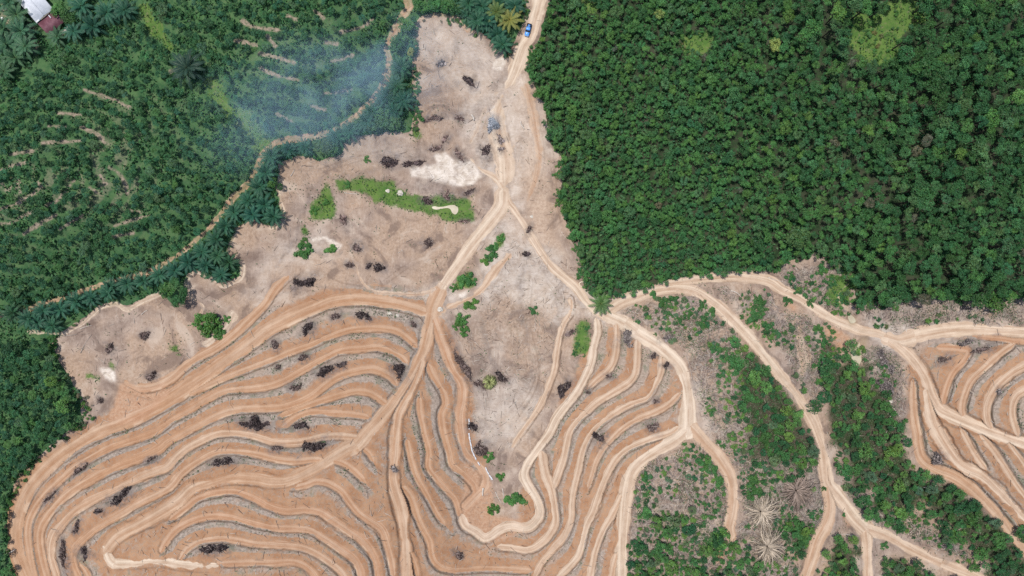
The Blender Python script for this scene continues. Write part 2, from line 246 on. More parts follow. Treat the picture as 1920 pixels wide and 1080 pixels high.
# burnt heaps: x, y, length, width, angle (ccw, image), look (k black, b brown, g ash grey), where
HEAP = [(880,152,30,12,-50,'k','in the bare corner below the palm grove'),(812,222,38,11,10,'b','left of the smoking ash heap, long and low'),(862,222,17,9,-20,'b','just left of the smoking ash heap, small and thin'),(837,262,18,12,60,'b','above the white sand patch, short and leaning'),
(827,120,17,15,30,'g','pale with ash near the top left edge of the clearing'),(925,238,22,30,20,'G','large, blue grey and smoking beside the dirt road'),(938,262,10,22,-70,'g','thin trail of ash just below the smoking heap'),(940,282,10,12,0,'g','small ash patch at the end of the ash trail'),
(730,304,34,24,10,'k','wide and bluish black at the upper edge of the grass strip'),(776,306,48,13,8,'k','long, right of the wide bluish heap'),(818,279,28,8,20,'b','thin, directly above the white sand patch'),(862,291,30,11,-60,'b','steeply slanting along the right edge of the white sand patch'),(912,282,24,20,50,'k','below the smoking heap, loose and branching'),
(802,376,22,16,0,'k','at the left end of the narrow sandy pool'),(837,365,12,20,70,'b','upright, above the narrow sandy pool'),(882,360,18,7,25,'k','thin, near the right end of the grass strip'),(872,414,22,8,0,'b','below the right tip of the grass strip'),(672,463,18,13,-30,'b','in the middle of the bare field left of the road'),(800,457,14,24,60,'b','narrow and upright on the bare field beside the road'),
(655,497,20,10,-20,'b','thin, at the head of the pale rill'),(692,499,9,9,0,'k','tiny, just left of the twin heap on the bare field'),(712,499,22,13,-10,'k','compact, right of the tiny heap on the bare field'),(571,526,42,20,25,'k','big and slanting, above the first orange terrace'),(645,413,22,10,-50,'b','thin and brown beside the small left grass patch'),
(987,478,11,12,0,'k','round and black beside the sandy road'),(992,431,14,7,60,'b','small, on the right verge of the sandy road'),(272,626,22,14,10,'b','in the middle of the left bare lobe'),(209,655,16,18,60,'b','on the left side of the left bare lobe'),(285,705,18,13,10,'b','at the lower edge of the left bare lobe'),(189,750,10,9,0,'b','near the dark wood at the left, very small'),
(630,596,18,13,0,'b','round, on the topmost terrace strip'),(682,595,30,11,-8,'k','flat and long, right of the round one on the topmost strip'),(577,618,30,16,45,'k','slanting, at the left of the topmost terrace strip'),(515,647,21,11,-55,'b','narrow, leaning left on the topmost terrace strip'),(776,607,14,9,-30,'b','small, at the right end of the topmost terrace strip'),
(571,671,22,10,20,'b','medium, on the second terrace strip'),(522,690,10,9,0,'b','tiny, beside the green tuft on the second strip'),(609,696,34,17,25,'k','long, on the third terrace strip'),(640,686,18,13,15,'k','round, touching the right of the long third strip heap'),(555,725,23,12,25,'b','ragged, at the left of the third terrace strip'),(747,697,30,22,-50,'k','wide, against the junction of the orange road'),
(484,795,64,22,-12,'k','largest of all, in the fork of two terrace tracks'),(566,802,28,13,0,'k','dark, with a pale stub, right of the largest heap'),(866,683,68,12,-65,'b','very long and straight, along the right side of the valley track'),(901,721,26,12,-30,'b','short, at the foot of the very long heap'),(940,707,26,13,-48,'k','slanting, beside the felled palm crown'),(885,800,18,16,-30,'k','at the edge of the red track above the white sheet'),
(520,842,20,10,0,'b','split in two, below the largest heap'),(585,838,52,17,20,'k','long and ragged, just left of the road bend'),(902,841,22,28,-60,'b','beside the bright bush above the valley bottom'),(740,880,12,7,-30,'g','small, at the middle of the wide orange road'),(860,1041,16,12,-20,'b','round, in the brush at the valley bottom'),
(425,866,56,13,6,'k','long and flat, in the upper middle of the left hill'),(227,932,44,19,25,'k','thick, on the left flank of the hill'),(187,960,16,9,15,'k','small, downhill of the thick heap on the left flank'),(150,882,40,9,40,'b','thin streak, on the outer left strip'),(95,932,30,9,45,'b','thin streak, low on the outer left strip'),(285,861,22,8,25,'b','narrow, on the left hill below the wide terrace'),
(145,987,26,11,60,'b','leaning, on the inner left strip'),(120,1042,62,11,-80,'b','long and upright, at the lower left curve'),(160,1038,13,26,80,'k','short and upright, inside the lower left curve'),(401,1032,48,13,5,'k','broken, near the pale top of the hill'),
(1059,728,36,17,50,'k','jet black and slanting, in the middle slope'),(1174,637,20,34,-80,'g','grey, under the main road on the middle slope'),(1225,667,6,13,80,'k','tiny upright stub, below the road bend'),(1250,685,6,14,80,'k','tiny upright stub, touching the road edge'),(1231,751,9,9,0,'b','tiny and round, between two pale terraces'),(1225,800,16,20,60,'b','loose, above the lowest pale road bend'),(1104,734,8,8,0,'b','tiny, at the end of a short terrace'),(1145,705,15,6,-10,'b','tiny and flat, under a short terrace'),
(1070,623,20,8,30,'b','brown, beside the pale track top'),(1255,636,24,11,0,'g','brushy, right of the main road'),(1122,825,18,28,-30,'k','upright, between two pale terraces'),(1657,675,60,16,-55,'g','long brushy windrow, below the road junction at the right'),(1662,722,40,20,-40,'g','thick brushy windrow, above the green gully'),(1815,641,36,9,5,'g','flat, on the right hill under the sandy road'),(1845,656,38,10,15,'b','reddish, between two orange tracks at the right'),(1772,673,24,11,30,'b','inside the bent orange track at the right'),(1875,735,11,10,0,'g','small, between two terraces at the right edge'),(1760,857,24,18,-40,'g','low, inside the bend of the right track'),(1777,1028,30,28,0,'g','round root ball of grey branches in the lower right')]
# logs: x0,y0,x1,y1,thickness m, label
LOG = [(265,590,277,581,.3,'short pale log lying in the middle of the left bare lobe'),(151,662,172,627,.3,'long thin grey trunk felled across the left bare lobe'),(118,630,145,626,.35,'grey log along the sandy bank at the left lobe'),(150,617,172,610,.3,'thin log near the sandy bank, end up to the right'),
(942,915,944,946,.3,'bleached trunk lying upright in the picture in the valley bottom'),(929,922,942,945,.3,'bleached trunk slanting to meet another in the valley bottom'),(14,1038,29,1030,.6,'white log sticking out of the left wood at the hill road'),(884,215,889,226,.9,'short white log left of the smoking heap'),(976,228,984,242,.5,'bleached forked log on the bare ground right of the smoking heap'),
(1410,750,1387,752,.25,'thin pale trunk in the green gully edge'),(1287,668,1298,710,.3,'thin dark trunk along the right verge of the main road'),(1262,20,1265,55,.25,'thin pale trunk standing out of the right forest clearing'),(1565,1003,1608,1008,.3,'pale log between the two lower right tracks'),(1730,914,1757,910,.3,'pale trunk across the green gully near the right track'),(1676,765,1690,782,.3,'pale trunk beside the left most track of the right hill'),(1370,545,1390,558,.4,'pale log on the bank between the two curved roads'),(906,915,905,930,.7,'white log at the edge of the red track'),(645,361,671,363,.3,'thin bleached pole at the lower edge of the grass strip'),(1787,1015,1797,1045,.3,'curved grey trunk leaning on the root ball'),(1440,520,1466,528,.3,'thin pale trunk along the upper edge of the curved road'),(545,330,552,318,.35,'short pale log below the palm belt'),(1850,820,1820,830,.3,'thin log on a right hill terrace')][:-1]
# ------------------------------------------------------------------ terrain
ST = 1.7
gx = np.arange(-130, 2052, ST); gy = np.arange(-130, 1212, ST); NX, NY = len(gx), len(gy)
GX, GY = np.meshgrid(gx, gy)
def tps_fit(c):
    d = np.hypot(c[:, None, 0]-c[None, :, 0], c[:, None, 1]-c[None, :, 1])/300; K = d*d*np.log(d+1e-9)
    n = len(c); A = np.zeros((n+3, n+3)); A[:n, :n] = K+np.eye(n)*0.02; P_ = np.c_[np.ones(n), c[:, :2]/300]; A[:n, n:] = P_; A[n:, :n] = P_.T
    return np.linalg.solve(A, np.r_[c[:, 2], 0, 0, 0])
_w = tps_fit(CTRL)
def tps(x, y):
    r = _w[-3]+_w[-2]*x/300+_w[-1]*y/300
    for k, (cx, cy, _) in enumerate(CTRL):
        d = np.hypot(x-cx, y-cy)/300; r = r+_w[k]*d*d*np.log(d+1e-9)
    return r
cx_ = np.linspace(gx[0], gx[-1], 260); cy_ = np.linspace(gy[0], gy[-1], 160)
coarse = tps(*np.meshgrid(cx_, cy_))
def bil(a, x0, dx, y0, dy, x, y):
    u = np.clip((np.asarray(x, float)-x0)/dx, 0, a.shape[1]-1.001); v = np.clip((np.asarray(y, float)-y0)/dy, 0, a.shape[0]-1.001)
    i = u.astype(int); j = v.astype(int); fu = u-i; fv = v-j
    return (a[j, i]*(1-fu)+a[j, i+1]*fu)*(1-fv)+(a[j+1, i]*(1-fu)+a[j+1, i+1]*fu)*fv
nat = lambda x, y: bil(coarse, cx_[0], cx_[1]-cx_[0], cy_[0], cy_[1]-cy_[0], x, y)
Z = nat(GX, GY); Z = Z+(fbm(GX, GY, 60, 1)-.5)*1.2+(fbm(GX, GY, 14, 2)-.5)*.35
gzx = (nat(GX+4, GY)-nat(GX-4, GY))/8; gzy = (nat(GX, GY+4)-nat(GX, GY-4))/8
E = np.full(GX.shape, 1e3); D = np.zeros_like(E); HW = np.ones_like(E); HC = np.zeros_like(E); SL = np.zeros_like(E); SS = np.zeros_like(E)
AL = np.ones_like(E); LID = np.full(GX.shape, -1, np.int32); PALE = np.zeros_like(E); RED = np.zeros_like(E); KB = np.zeros_like(E); KP = np.zeros_like(E)
px_n = fbm(GX, GY, 26, 5)-.5; px_m = fbm(GX, GY, 9, 6)-.5; px_l = fbm(GX, GY, 55, 7)-.5
for li, l in enumerate(L):
    p = spline(l['p'], 5.0); n = len(p); TOT = np.hypot(*np.diff(p, axis=0).T).sum(); ws = np.linspace(l['w'][0], l['w'][1], n)/2; s0 = 0.0
    for i in range(n-1):
        a, b = p[i], p[i+1]; ab = b-a; ll = np.hypot(*ab)
        if ll < 1e-6: continue
        R = ws[i]+26; x0, x1 = min(a[0], b[0])-R, max(a[0], b[0])+R; y0, y1 = min(a[1], b[1])-R, max(a[1], b[1])+R
        i0 = max(0, int((x0-gx[0])/ST)); i1 = min(NX, int((x1-gx[0])/ST)+2); j0 = max(0, int((y0-gy[0])/ST)); j1 = min(NY, int((y1-gy[0])/ST)+2)
        if i1 <= i0 or j1 <= j0: s0 += ll; continue
        sl = (slice(j0, j1), slice(i0, i1)); X = GX[sl]; Y = GY[sl]
        t = np.clip(((X-a[0])*ab[0]+(Y-a[1])*ab[1])/ll**2, 0, 1); qx = a[0]+ab[0]*t; qy = a[1]+ab[1]*t
        d = np.hypot(X-qx, Y-qy); sg = np.sign(ab[0]*(Y-a[1])-ab[1]*(X-a[0])); hw = ws[i]+(ws[i+1]-ws[i])*t
        nx, ny = -ab[1]/ll, ab[0]/ll
        sp = s0+ll*t; fd = 0
        if l['fade'][0]: fd = fd+1-np.clip(sp/l['fade'][0], 0, 1)
        if l['fade'][1]: fd = fd+1-np.clip((TOT-sp)/l['fade'][1], 0, 1)
        e = d-hw+px_l[sl]*hw*(1.1 if l['k'] == 'b' else 1.5)*(l['k'] in 'br')+(px_n[sl]*5+px_m[sl]*3.0)*l['rag']*(0.95 if l['k'] == 'b' else .95)+fd*(hw*1.15+px_n[sl]*14+px_m[sl]*8)
        mx, my = (a+b)/2; g = np.array([(nat(mx+6, my)-nat(mx-6, my))/12, (nat(mx, my+6)-nat(mx, my-6))/12]); gn = g[0]*nx+g[1]*ny
        m = e < E[sl]
        for A_, v in ((E, e), (D, d*sg*(1 if gn >= 0 else -1)), (HW, hw), (HC, nat(qx, qy)), (SL, np.abs(gn)/S), (SS, (s0+ll*t)*S)):
            A_[sl] = np.where(m, v, A_[sl])
        for A_, v in ((LID, li), (PALE, l['pale']), (RED, l['red']), (AL, l['al']), (KB, 1.0 if l['k'] == 'b' else (0.25 if l['k'] == 'r' else 0)), (KP, 1.0 if l['k'] in 'ps' else 0)):
            A_[sl] = np.where(m, v, A_[sl])
        s0 += ll
soft = np.where(KB > .9, 1.15, 3.4); track = (1-sstep(-1.7, 1.3, E/soft))*AL
slope_px = np.clip(SL, 0, .45)*S                                   # metres of rise per photo pixel
wob = np.where(KP > .5, .3, 1.0)
flat = (1-sstep(0.5, 5.5, E))*wob*AL
Zt = HC-slope_px*HW*0.95*KB+np.where(KB > .9, -np.abs(D/np.maximum(HW, 1))*0.05, 0)
lip = np.exp(-((D+HW+1.5)/2.2)**2)*(KB > .9)*0.07                   # spoil pushed to the downhill edge
rut = (np.exp(-((np.abs(D/np.maximum(HW, 1))-.5)/.16)**2)*-0.06)*track*(HW > 6)
Z = Z*(1-flat)+Zt*flat+lip*(E < 12)+rut+(px_m*.12)*flat
bank = np.exp(-((D-HW-1.2-px_m*4)/1.35)**2)*(D > 0)*np.clip(SL/.11, 0, 1)*(KB > .9)*np.clip(.55+fbm(GX, GY, 20, 13), 0, 1)*(E < 9)  # mask for dark cut soil and painted shade at the uphill track edge
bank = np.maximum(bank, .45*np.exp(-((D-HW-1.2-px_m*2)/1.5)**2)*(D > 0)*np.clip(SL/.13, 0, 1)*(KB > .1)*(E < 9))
fill = np.where(KB > .1, (1-sstep(3, 20, -D-HW+px_n*14))*(D < 0)*(1-track), 0)*(E < 26)*np.clip(SL/.1, .25, 1)
wx = GX+(fbm(GX, GY, 34, 8)-.5)*20+(fbm(GX, GY, 10, 9)-.5)*11; wy = GY+(fbm(GX, GY, 34, 10)-.5)*20+(fbm(GX, GY, 10, 11)-.5)*11
def blur(a, n=2):
    for _ in range(n):
        b = a.copy(); b[1:-1] = (a[:-2]+2*a[1:-1]+a[2:])/4; a = b.copy(); a[:, 1:-1] = (b[:, :-2]+2*b[:, 1:-1]+b[:, 2:])/4
    return a
def zone(polys, k=.6, n=2):
    r = np.zeros(GX.shape, bool)
    for q in polys: r |= inpoly(GX+(wx-GX)*k, GY+(wy-GY)*k, q)
    return blur(r.astype(float), n)
forest = zone([VEG_R]); plant = zone([VEG_L], .5); hill = zone([HILL, HILL_R], 1.0, 8); obias = np.clip((GY-760)/260, -.25, .7)*(GX < 1250)+np.where(GX > 1650, .3, 0)
grass = zone(GRASS, 1.5, 12); sand = zone(SAND, .7, 3); brush = np.maximum(zone(BRUSH, 1.6, 14), .3*zone([VALLEY], 1.6, 14)); woods = zone(WOODS[:5], 2.4, 12)
for q, k in (("800,45 870,50 930,90 965,130 940,170 880,190 830,130 790,80", .35), ("880,160 985,140 1000,300 960,380 900,330 870,240", .4), ("900,400 970,420 1075,530 1090,580 1050,620 980,560 900,560", .42), ("985,140 1015,220 1040,320 1010,330 985,230", .3), ("560,440 620,450 640,480 560,500 520,520 480,560 460,540", .3), ("890,740 1000,700 1010,790 960,850 900,830", .35), ("1640,600 1800,610 1900,600 1900,630 1700,640", .25), ("1290,700 1320,720 1330,800 1300,820", .3), ("795,545 840,520 850,560 830,600 795,600", .4), ("1080,540 1160,560 1170,600 1110,610 1070,575", .5), ("925,330 965,340 980,400 940,400", .5), ("640,260 760,260 800,300 700,300 600,310", .22), ("1620,600 1700,610 1720,660 1660,650", .5), ("1600,970 1660,980 1650,1010 1610,1010", .4)):
    sand = np.maximum(sand, k*zone([pts(q)], 2.2, 22))
ash = np.zeros(GX.shape)
for (hx, hy, hl, hw_, an, k, _) in HEAP:
    c_, s_ = math.cos(math.radians(an)), math.sin(math.radians(an)); X = GX-hx; Y = -(GY-hy)
    u = (X*c_+Y*s_)/(hl*.62+3); v = (-X*s_+Y*c_)/(hw_*.62+3)
    ash = np.maximum(ash, (1-sstep(.35, 1.6, np.hypot(u, v)+px_n*1.1+px_m*1.0))*(.8 if k in 'kb' else .6))
for q in ("770,335 840,345 880,365 840,385 800,372 775,350", "905,270 925,262 930,290 905,300", "600,335 700,320 720,332 640,338 590,350"):
    ash = np.maximum(ash, .4*zone([pts(q)], 1.4, 8))
for q, w_ in (("582,352 605,345 630,337 665,328 700,316 730,305", 6), ("584,368 572,392 562,425 548,450 540,475 520,500", 4), ("628,405 645,412 652,425", 5), ("430,575 420,590 400,590 380,580", 6), ("1120,545 1095,505 1075,455", 5), ("860,150 880,160", 6), ("150,800 140,815 120,830", 5), ("900,600 930,700 950,720", 5), ("985,500 975,560 985,640", 6), ("640,545 560,540 520,560", 3)):
    for a in spline(pts(q), 3): ash = np.maximum(ash, .42*np.exp(-(np.hypot(wx-a[0], wy-a[1])/w_)**2))
lx = (GX-50)/1.3; ly = GY-320; rr1 = np.hypot(lx, ly)+(fbm(GX, GY, 110, 20)-.5)*70+(fbm(GX, GY, 30, 24)-.5)*9
rr2 = np.hypot(GX-560, GY+160)+(fbm(GX, GY, 90, 21)-.5)*24
phase = np.where(GX+(GY-120)*.35 < 400, rr1/27, rr2/33)
row = np.abs((phase % 1)-.5)*2                                      # 0 in the gap between rows, 1 on the row
thin = np.exp(-(((GX-60)/140)**2+((GY-370)/85)**2))+.85*np.exp(-(((GX-225)/85)**2+((GY-335)/75)**2))+.5*np.exp(-(((GX-240)/120)**2+((GY-220)/60)**2))+.35*np.exp(-(((GX-560)/120)**2+((GY-130)/90)**2))
thin = np.clip(thin, 0, 1)
strip = plant*(1-sstep(.25, .6, row+px_n*1.3))*np.clip(thin*1.1, 0.12, 1)*sstep(.38, .58, fbm(GX, GY, 34, 22, 4)+thin*.12)
strip *= .35
RGD = np.full(GX.shape, 99.0)
for q in ROWGAP:
    for a in spline(q, 3): RGD = np.minimum(RGD, np.hypot(GX-a[0], GY-a[1]))
strip = np.maximum(strip, plant*(1-sstep(1.5, 5.5, RGD+px_m*5+px_n*4)))
strip = np.maximum(strip, zone(CLEARED_PLANT, .8, 4)*.8*sstep(.35, .6, fbm(GX, GY, 14, 23)))
wet = np.zeros(GX.shape)
POOL = [('muddy_pool', pts("1603,655 1614,640 1622,640 1616,655 1613,672 1600,678 1596,664")), ('muddy_pool', pts("1592,588 1602,596 1604,604 1595,606 1590,596")), ('muddy_pool', pts("1612,662 1615,676 1604,690 1600,672"))]
for _, q in POOL: wet = np.maximum(wet, zone([np.mean(q, 0)+(q-np.mean(q, 0))*1.6], .3, 3))
orange = zone([pts("1540,610 1592,628 1590,648 1568,658 1550,640"), pts("1480,560 1500,575 1490,580 1478,570"), pts("225,725 300,720 320,740 262,800 200,800 215,760"), pts("868,870 905,880 925,910 930,965 975,975 985,995 940,1015 890,1005 862,985 866,920"), pts("1575,960 1600,985 1590,990 1578,975"), pts("1335,1030 1370,1025 1355,1050 1340,1060")], .8, 4)
tan_side = zone([pts("958,140 985,145 1010,230 1030,300 1020,420 1060,480 1092,535 1070,520 1005,440 985,380 985,280 970,200")], 1.0, 8)
PX = (GX-960)*S*(H-Z)/H; PY = (540-GY)*S*(H-Z)/H
def zat(x, y): return bil(Z, gx[0], ST, gy[0], ST, x, y)
def samp(a, x, y): return bil(a, gx[0], ST, gy[0], ST, x, y)
def P(x, y, dz=0.0, z=None):
    """world point seen at photo pixel x, y, dz metres above the ground there"""
    z = (zat(x, y)+dz) if z is None else z
    return np.stack([(np.asarray(x)-960)*S*(H-z)/H, (540-np.asarray(y))*S*(H-z)/H, z+np.zeros_like(np.asarray(x, float))], -1)
def under(x, y, h):
    """foot point of something whose top, h metres up, is seen at x, y: photo px of the foot"""
    z = zat(x, y); k = (H-z-h)/(H-z); return 960+(np.asarray(x)-960)*k, 540+(np.asarray(y)-540)*k
tx = np.stack([np.gradient(PX, axis=1), np.gradient(PY, axis=1), np.gradient(Z, axis=1)], -1); ty = np.stack([np.gradient(PX, axis=0), np.gradient(PY, axis=0), np.gradient(Z, axis=0)], -1)
NRM = np.cross(ty, tx); NRM /= np.linalg.norm(NRM, axis=-1, keepdims=True)
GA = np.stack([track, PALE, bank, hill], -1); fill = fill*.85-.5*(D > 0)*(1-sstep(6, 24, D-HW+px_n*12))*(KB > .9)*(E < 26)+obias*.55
GB = np.stack([grass, forest, sand, fill], -1)
GC = np.stack([D/np.maximum(HW, 1), SS, np.maximum(RED, orange*.5), ash], -1); GD = np.stack([plant, strip, brush, np.maximum(wet, 0)], -1)
GE = np.stack([woods, orange, tan_side, KP], -1)
VALL = np.stack([PX, PY, Z], -1).reshape(-1, 3)
ATT = {k: v.reshape(-1, 4) for k, v in (('ga', GA), ('gb', GB), ('gc', GC), ('gd', GD), ('ge', GE))}; NR = NRM.reshape(-1, 3)

def ground_material():
    t = NT('soil'); p = t.pos(); m = t.math
    trk, pale, bank_shade, hil, _, _ = t.attr('ga'); gr, fo, sa, fi, _, _ = t.attr('gb'); dn, ss, red, ash_, _, _ = t.attr('gc'); pl, stp, br, wt, _, _ = t.attr('gd'); wo, org, tns, kp, _, _ = t.attr('ge')
    nb = t.noise(p, .035, 3, .6); nm = t.noise(p, .22, 5, .65); nf = t.noise(p, 1.1, 5, .7); nv = t.noise(p, 3.2, 3, .7)
    nm2 = t.noise(t.n('ShaderNodeVectorMath', operation='ADD').outputs[0], .3) if False else t.noise(p, .45, 4, .7, .6)
    # straw and twig litter: thin stretched noise turned by the slow noise
    mp = t.n('ShaderNodeMapping'); t.l(p, mp.inputs[0]); mp.inputs['Scale'].default_value = (2.6, .35, 1); mp.inputs['Rotation'].default_value = (0, 0, .7); w1 = t.noise(mp.outputs[0], 1.0, 4, .75, 1.2)
    mp2 = t.n('ShaderNodeMapping'); t.l(p, mp2.inputs[0]); mp2.inputs['Scale'].default_value = (.35, 2.2, 1); mp2.inputs['Rotation'].default_value = (0, 0, .35); w2 = t.noise(mp2.outputs[0], 1.0, 4, .75, 1.2)
    lit = t.mix(t.rng(nm, .32, .68), (.225, .163, .13), (.375, .29, .235)); lit = t.mix(t.rng(nb, .38, .6), lit, t.mix(t.rng(nf, .3, .7), (.3, .205, .142), (.42, .302, .22)))
    lit = t.mix(m('MULTIPLY', t.rng(w1, .52, .74), .55), lit, (.56, .47, .4)); lit = t.mix(m('MULTIPLY', t.rng(w2, .54, .72), .45), lit, (.2, .145, .12))
    lit = t.mix(m('MULTIPLY', t.rng(nv, .52, .75), .35), lit, (.49, .41, .35)); nk = t.noise(p, .09, 5, .62, .8); lit = t.mix(m('MULTIPLY', t.rng(nk, .51, .64), .7), lit, (.16, .112, .09)); lit = t.mix(m('MULTIPLY', t.rng(nk, .47, .34), .6), lit, (.5, .405, .325))
    lit = t.mix(m('MULTIPLY', tns, t.rng(nm2, .3, .7, .35, .85)), lit, t.mix(t.rng(nf, .3, .7), (.38, .265, .19), (.52, .4, .3)))
    gry = t.mix(t.rng(nf, .34, .66), (.085, .066, .06), (.31, .26, .225)); gry = t.mix(m('MULTIPLY', t.rng(w1, .5, .7), .6), gry, (.46, .4, .35)); gry = t.mix(m('MULTIPLY', t.rng(nm, .5, .68), .4), gry, (.11, .125, .06))
    base = t.mix(m('MULTIPLY', br, t.rng(nm2, .38, .58, .15, .9)), lit, gry)
    st_g = t.mix(t.rng(nf, .34, .68), (.22, .178, .145), (.4, .325, .27)); st_g = t.mix(m('MULTIPLY', t.rng(w2, .5, .72), .55), st_g, (.5, .43, .37)); st_g = t.mix(m('MULTIPLY', t.rng(nv, .5, .72), .4), st_g, (.15, .12, .1)); st_g = t.mix(m('MULTIPLY', t.rng(nb, .4, .62), .4), st_g, (.38, .27, .195)); st_g = t.mix(m('MULTIPLY', t.rng(nm, .52, .68), .55), st_g, (.125, .145, .09))
    st_o = t.mix(t.rng(nm, .35, .65), (.32, .168, .092), (.395, .232, .138)); st_o = t.mix(t.rng(nf, .45, .72), st_o, (.31, .225, .165))
    st = t.mix(t.rng(m('ADD', m('ADD', m('MULTIPLY', fi, .42), m('MULTIPLY', nm2, .75)), m('MULTIPLY', nb, .45)), .5, .78), st_g, st_o)
    base = t.mix(hil, base, st)
    base = t.mix(m('MULTIPLY', org, t.rng(nm2, .25, .5)), base, t.mix(t.rng(nf, .3, .7), (.36, .2, .12), (.46, .3, .2)))
    snd = t.mix(t.rng(nm2, .3, .7), (.5, .42, .34), (.72, .64, .56)); snd = t.mix(m('MULTIPLY', t.rng(w1, .54, .7), .6), snd, (.4, .34, .29))
    base = t.mix(m('MULTIPLY', sa, t.rng(m('ADD', m('MULTIPLY', nm, .5), m('MULTIPLY', w2, .5)), .34, .6, .35, 1.25)), base, snd)
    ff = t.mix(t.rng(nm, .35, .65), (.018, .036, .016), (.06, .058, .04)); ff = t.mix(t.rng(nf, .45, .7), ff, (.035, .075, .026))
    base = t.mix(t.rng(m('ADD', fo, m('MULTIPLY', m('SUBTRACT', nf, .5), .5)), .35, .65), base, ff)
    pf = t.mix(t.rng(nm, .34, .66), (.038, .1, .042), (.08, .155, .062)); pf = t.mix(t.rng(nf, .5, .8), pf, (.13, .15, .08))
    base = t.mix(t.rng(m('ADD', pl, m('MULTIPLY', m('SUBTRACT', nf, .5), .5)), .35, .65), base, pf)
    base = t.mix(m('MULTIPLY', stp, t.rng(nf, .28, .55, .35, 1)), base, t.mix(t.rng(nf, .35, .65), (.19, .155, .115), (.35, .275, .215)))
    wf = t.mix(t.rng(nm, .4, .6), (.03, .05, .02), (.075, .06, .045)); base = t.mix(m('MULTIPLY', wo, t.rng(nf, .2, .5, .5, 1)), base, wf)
    gs = t.mix(t.rng(nm, .34, .66), (.06, .13, .03), (.115, .19, .045)); gs = t.mix(t.rng(nf, .48, .74), gs, (.17, .17, .085))
    base = t.mix(t.rng(m('ADD', gr, m('MULTIPLY', m('SUBTRACT', m('ADD', m('MULTIPLY', nm2, .5), m('MULTIPLY', nf, .5)), .5), 2.6)), .3, .85), base, gs)
    # tracks: soil colour, streaks along the wheels
    cb = t.n('ShaderNodeCombineXYZ'); t.l(m('MULTIPLY', ss, .09), cb.inputs[0]); t.l(m('MULTIPLY', dn, 3.2), cb.inputs[1]); s1 = t.noise(cb.outputs[0], 1.0, 3, .6)
    cb2 = t.n('ShaderNodeCombineXYZ'); t.l(m('MULTIPLY', ss, .02), cb2.inputs[0]); t.l(m('MULTIPLY', dn, 1.0), cb2.inputs[1]); s2 = t.noise(cb2.outputs[0], 1.0, 2, .5)
    oc = t.mix(t.rng(nm, .3, .7), (.335, .178, .096), (.405, .232, .133)); oc = t.mix(red, oc, t.mix(t.rng(nm, .3, .7), (.37, .185, .105), (.45, .25, .155)))
    pc = t.mix(t.rng(nm, .3, .7), (.47, .37, .275), (.6, .495, .39))
    lift = m('ADD', pale, m('MULTIPLY', m('SUBTRACT', s2, .5), .9)); tc = t.mix(t.rng(lift, .2, 1.0, 0, 1, False), oc, pc)
    tc = t.mix(m('MULTIPLY', t.rng(s1, .5, .7), m('ADD', .08, m('MULTIPLY', pale, .5))), tc, (.66, .52, .39)); tc = t.mix(m('MULTIPLY', t.rng(s1, .52, .3), .5), tc, (.32, .195, .12)); tc = t.mix(m('MULTIPLY', t.rng(nv, .5, .8), .25), tc, (.62, .5, .4))
    wheel = m('MULTIPLY', t.rng(m('ABSOLUTE', m('SUBTRACT', m('ABSOLUTE', dn), .5)), .26, .05), t.rng(s2, .35, .6, .1, .55)); nk2 = t.noise(p, .12, 2, .5); tc = t.mix(m('MULTIPLY', wheel, m('ADD', .1, pale), 0, True), tc, t.mix(pale, (.56, .36, .22), (.74, .63, .5))); tc = t.mix(m('MULTIPLY', t.rng(dn, .45, .8), t.rng(nk2, .55, .66, 0, .38)), tc, (.7, .56, .42))
    tc = t.mix(m('MULTIPLY', kp, t.rng(nm2, .35, .6, 0, .5)), tc, base)
    base = t.mix(t.rng(m('ADD', trk, m('MULTIPLY', m('SUBTRACT', nf, .5), .45)), .35, .65), base, tc)
    base = t.mix(m('MULTIPLY', bank_shade, t.rng(nf, .3, .6, .55, .95)), base, t.mix(t.rng(nm, .35, .65), (.09, .055, .036), (.16, .095, .06)))  # cut banks: dark fresh soil, with bank shade painted into the colour
    base = t.mix(m('MULTIPLY', ash_, t.rng(nf, .32, .62, .25, 1)), base, t.mix(t.rng(nm2, .35, .7), (.06, .05, .047), (.22, .19, .185)))
    base = t.mix(m('MULTIPLY', wt, .6), base, (.3, .22, .14))
    nr = t.n('ShaderNodeAttribute', attribute_name='nrm').outputs['Vector']
    bp = t.n('ShaderNodeBump'); bp.inputs['Strength'].default_value = .55; bp.inputs['Distance'].default_value = .35; t.l(nr, bp.inputs['Normal'])
    t.l(m('ADD', m('MULTIPLY', nf, .6), m('MULTIPLY', nv, .4)), bp.inputs['Height'])
    return t.done(t.diffuse(base, .95, bp.outputs[0], .08))
SOIL = ground_material()
# faces: each track, each sheet of ground, is a mesh of its own
ii = np.arange((NY-1)*(NX-1)); r_, c_ = ii//(NX-1), ii % (NX-1); i0 = r_*NX+c_
QUAD = np.stack([i0+NX, i0+NX+1, i0+1, i0], -1)
fm = lambda a: (a.ravel()[QUAD]).mean(1)
fE = fm(E); fL = LID.ravel()[i0]; fV = fm(np.maximum(plant, 0)); fF = fm(forest)
owner = np.where((fE < 0) & (fL >= 0), fL+10, np.where(fV > .5, 1, np.where(fF > .5, 2, np.where(fm(hill) > .5, 3, 0))))
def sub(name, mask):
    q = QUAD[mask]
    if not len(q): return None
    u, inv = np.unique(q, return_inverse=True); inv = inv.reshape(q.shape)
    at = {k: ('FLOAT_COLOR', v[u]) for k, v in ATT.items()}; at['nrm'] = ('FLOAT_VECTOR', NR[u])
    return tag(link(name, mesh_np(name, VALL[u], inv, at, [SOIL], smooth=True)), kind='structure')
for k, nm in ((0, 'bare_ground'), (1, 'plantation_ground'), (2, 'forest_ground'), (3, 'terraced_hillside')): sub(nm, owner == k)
for k, l in enumerate(L): sub(l['name'], owner == k+10)
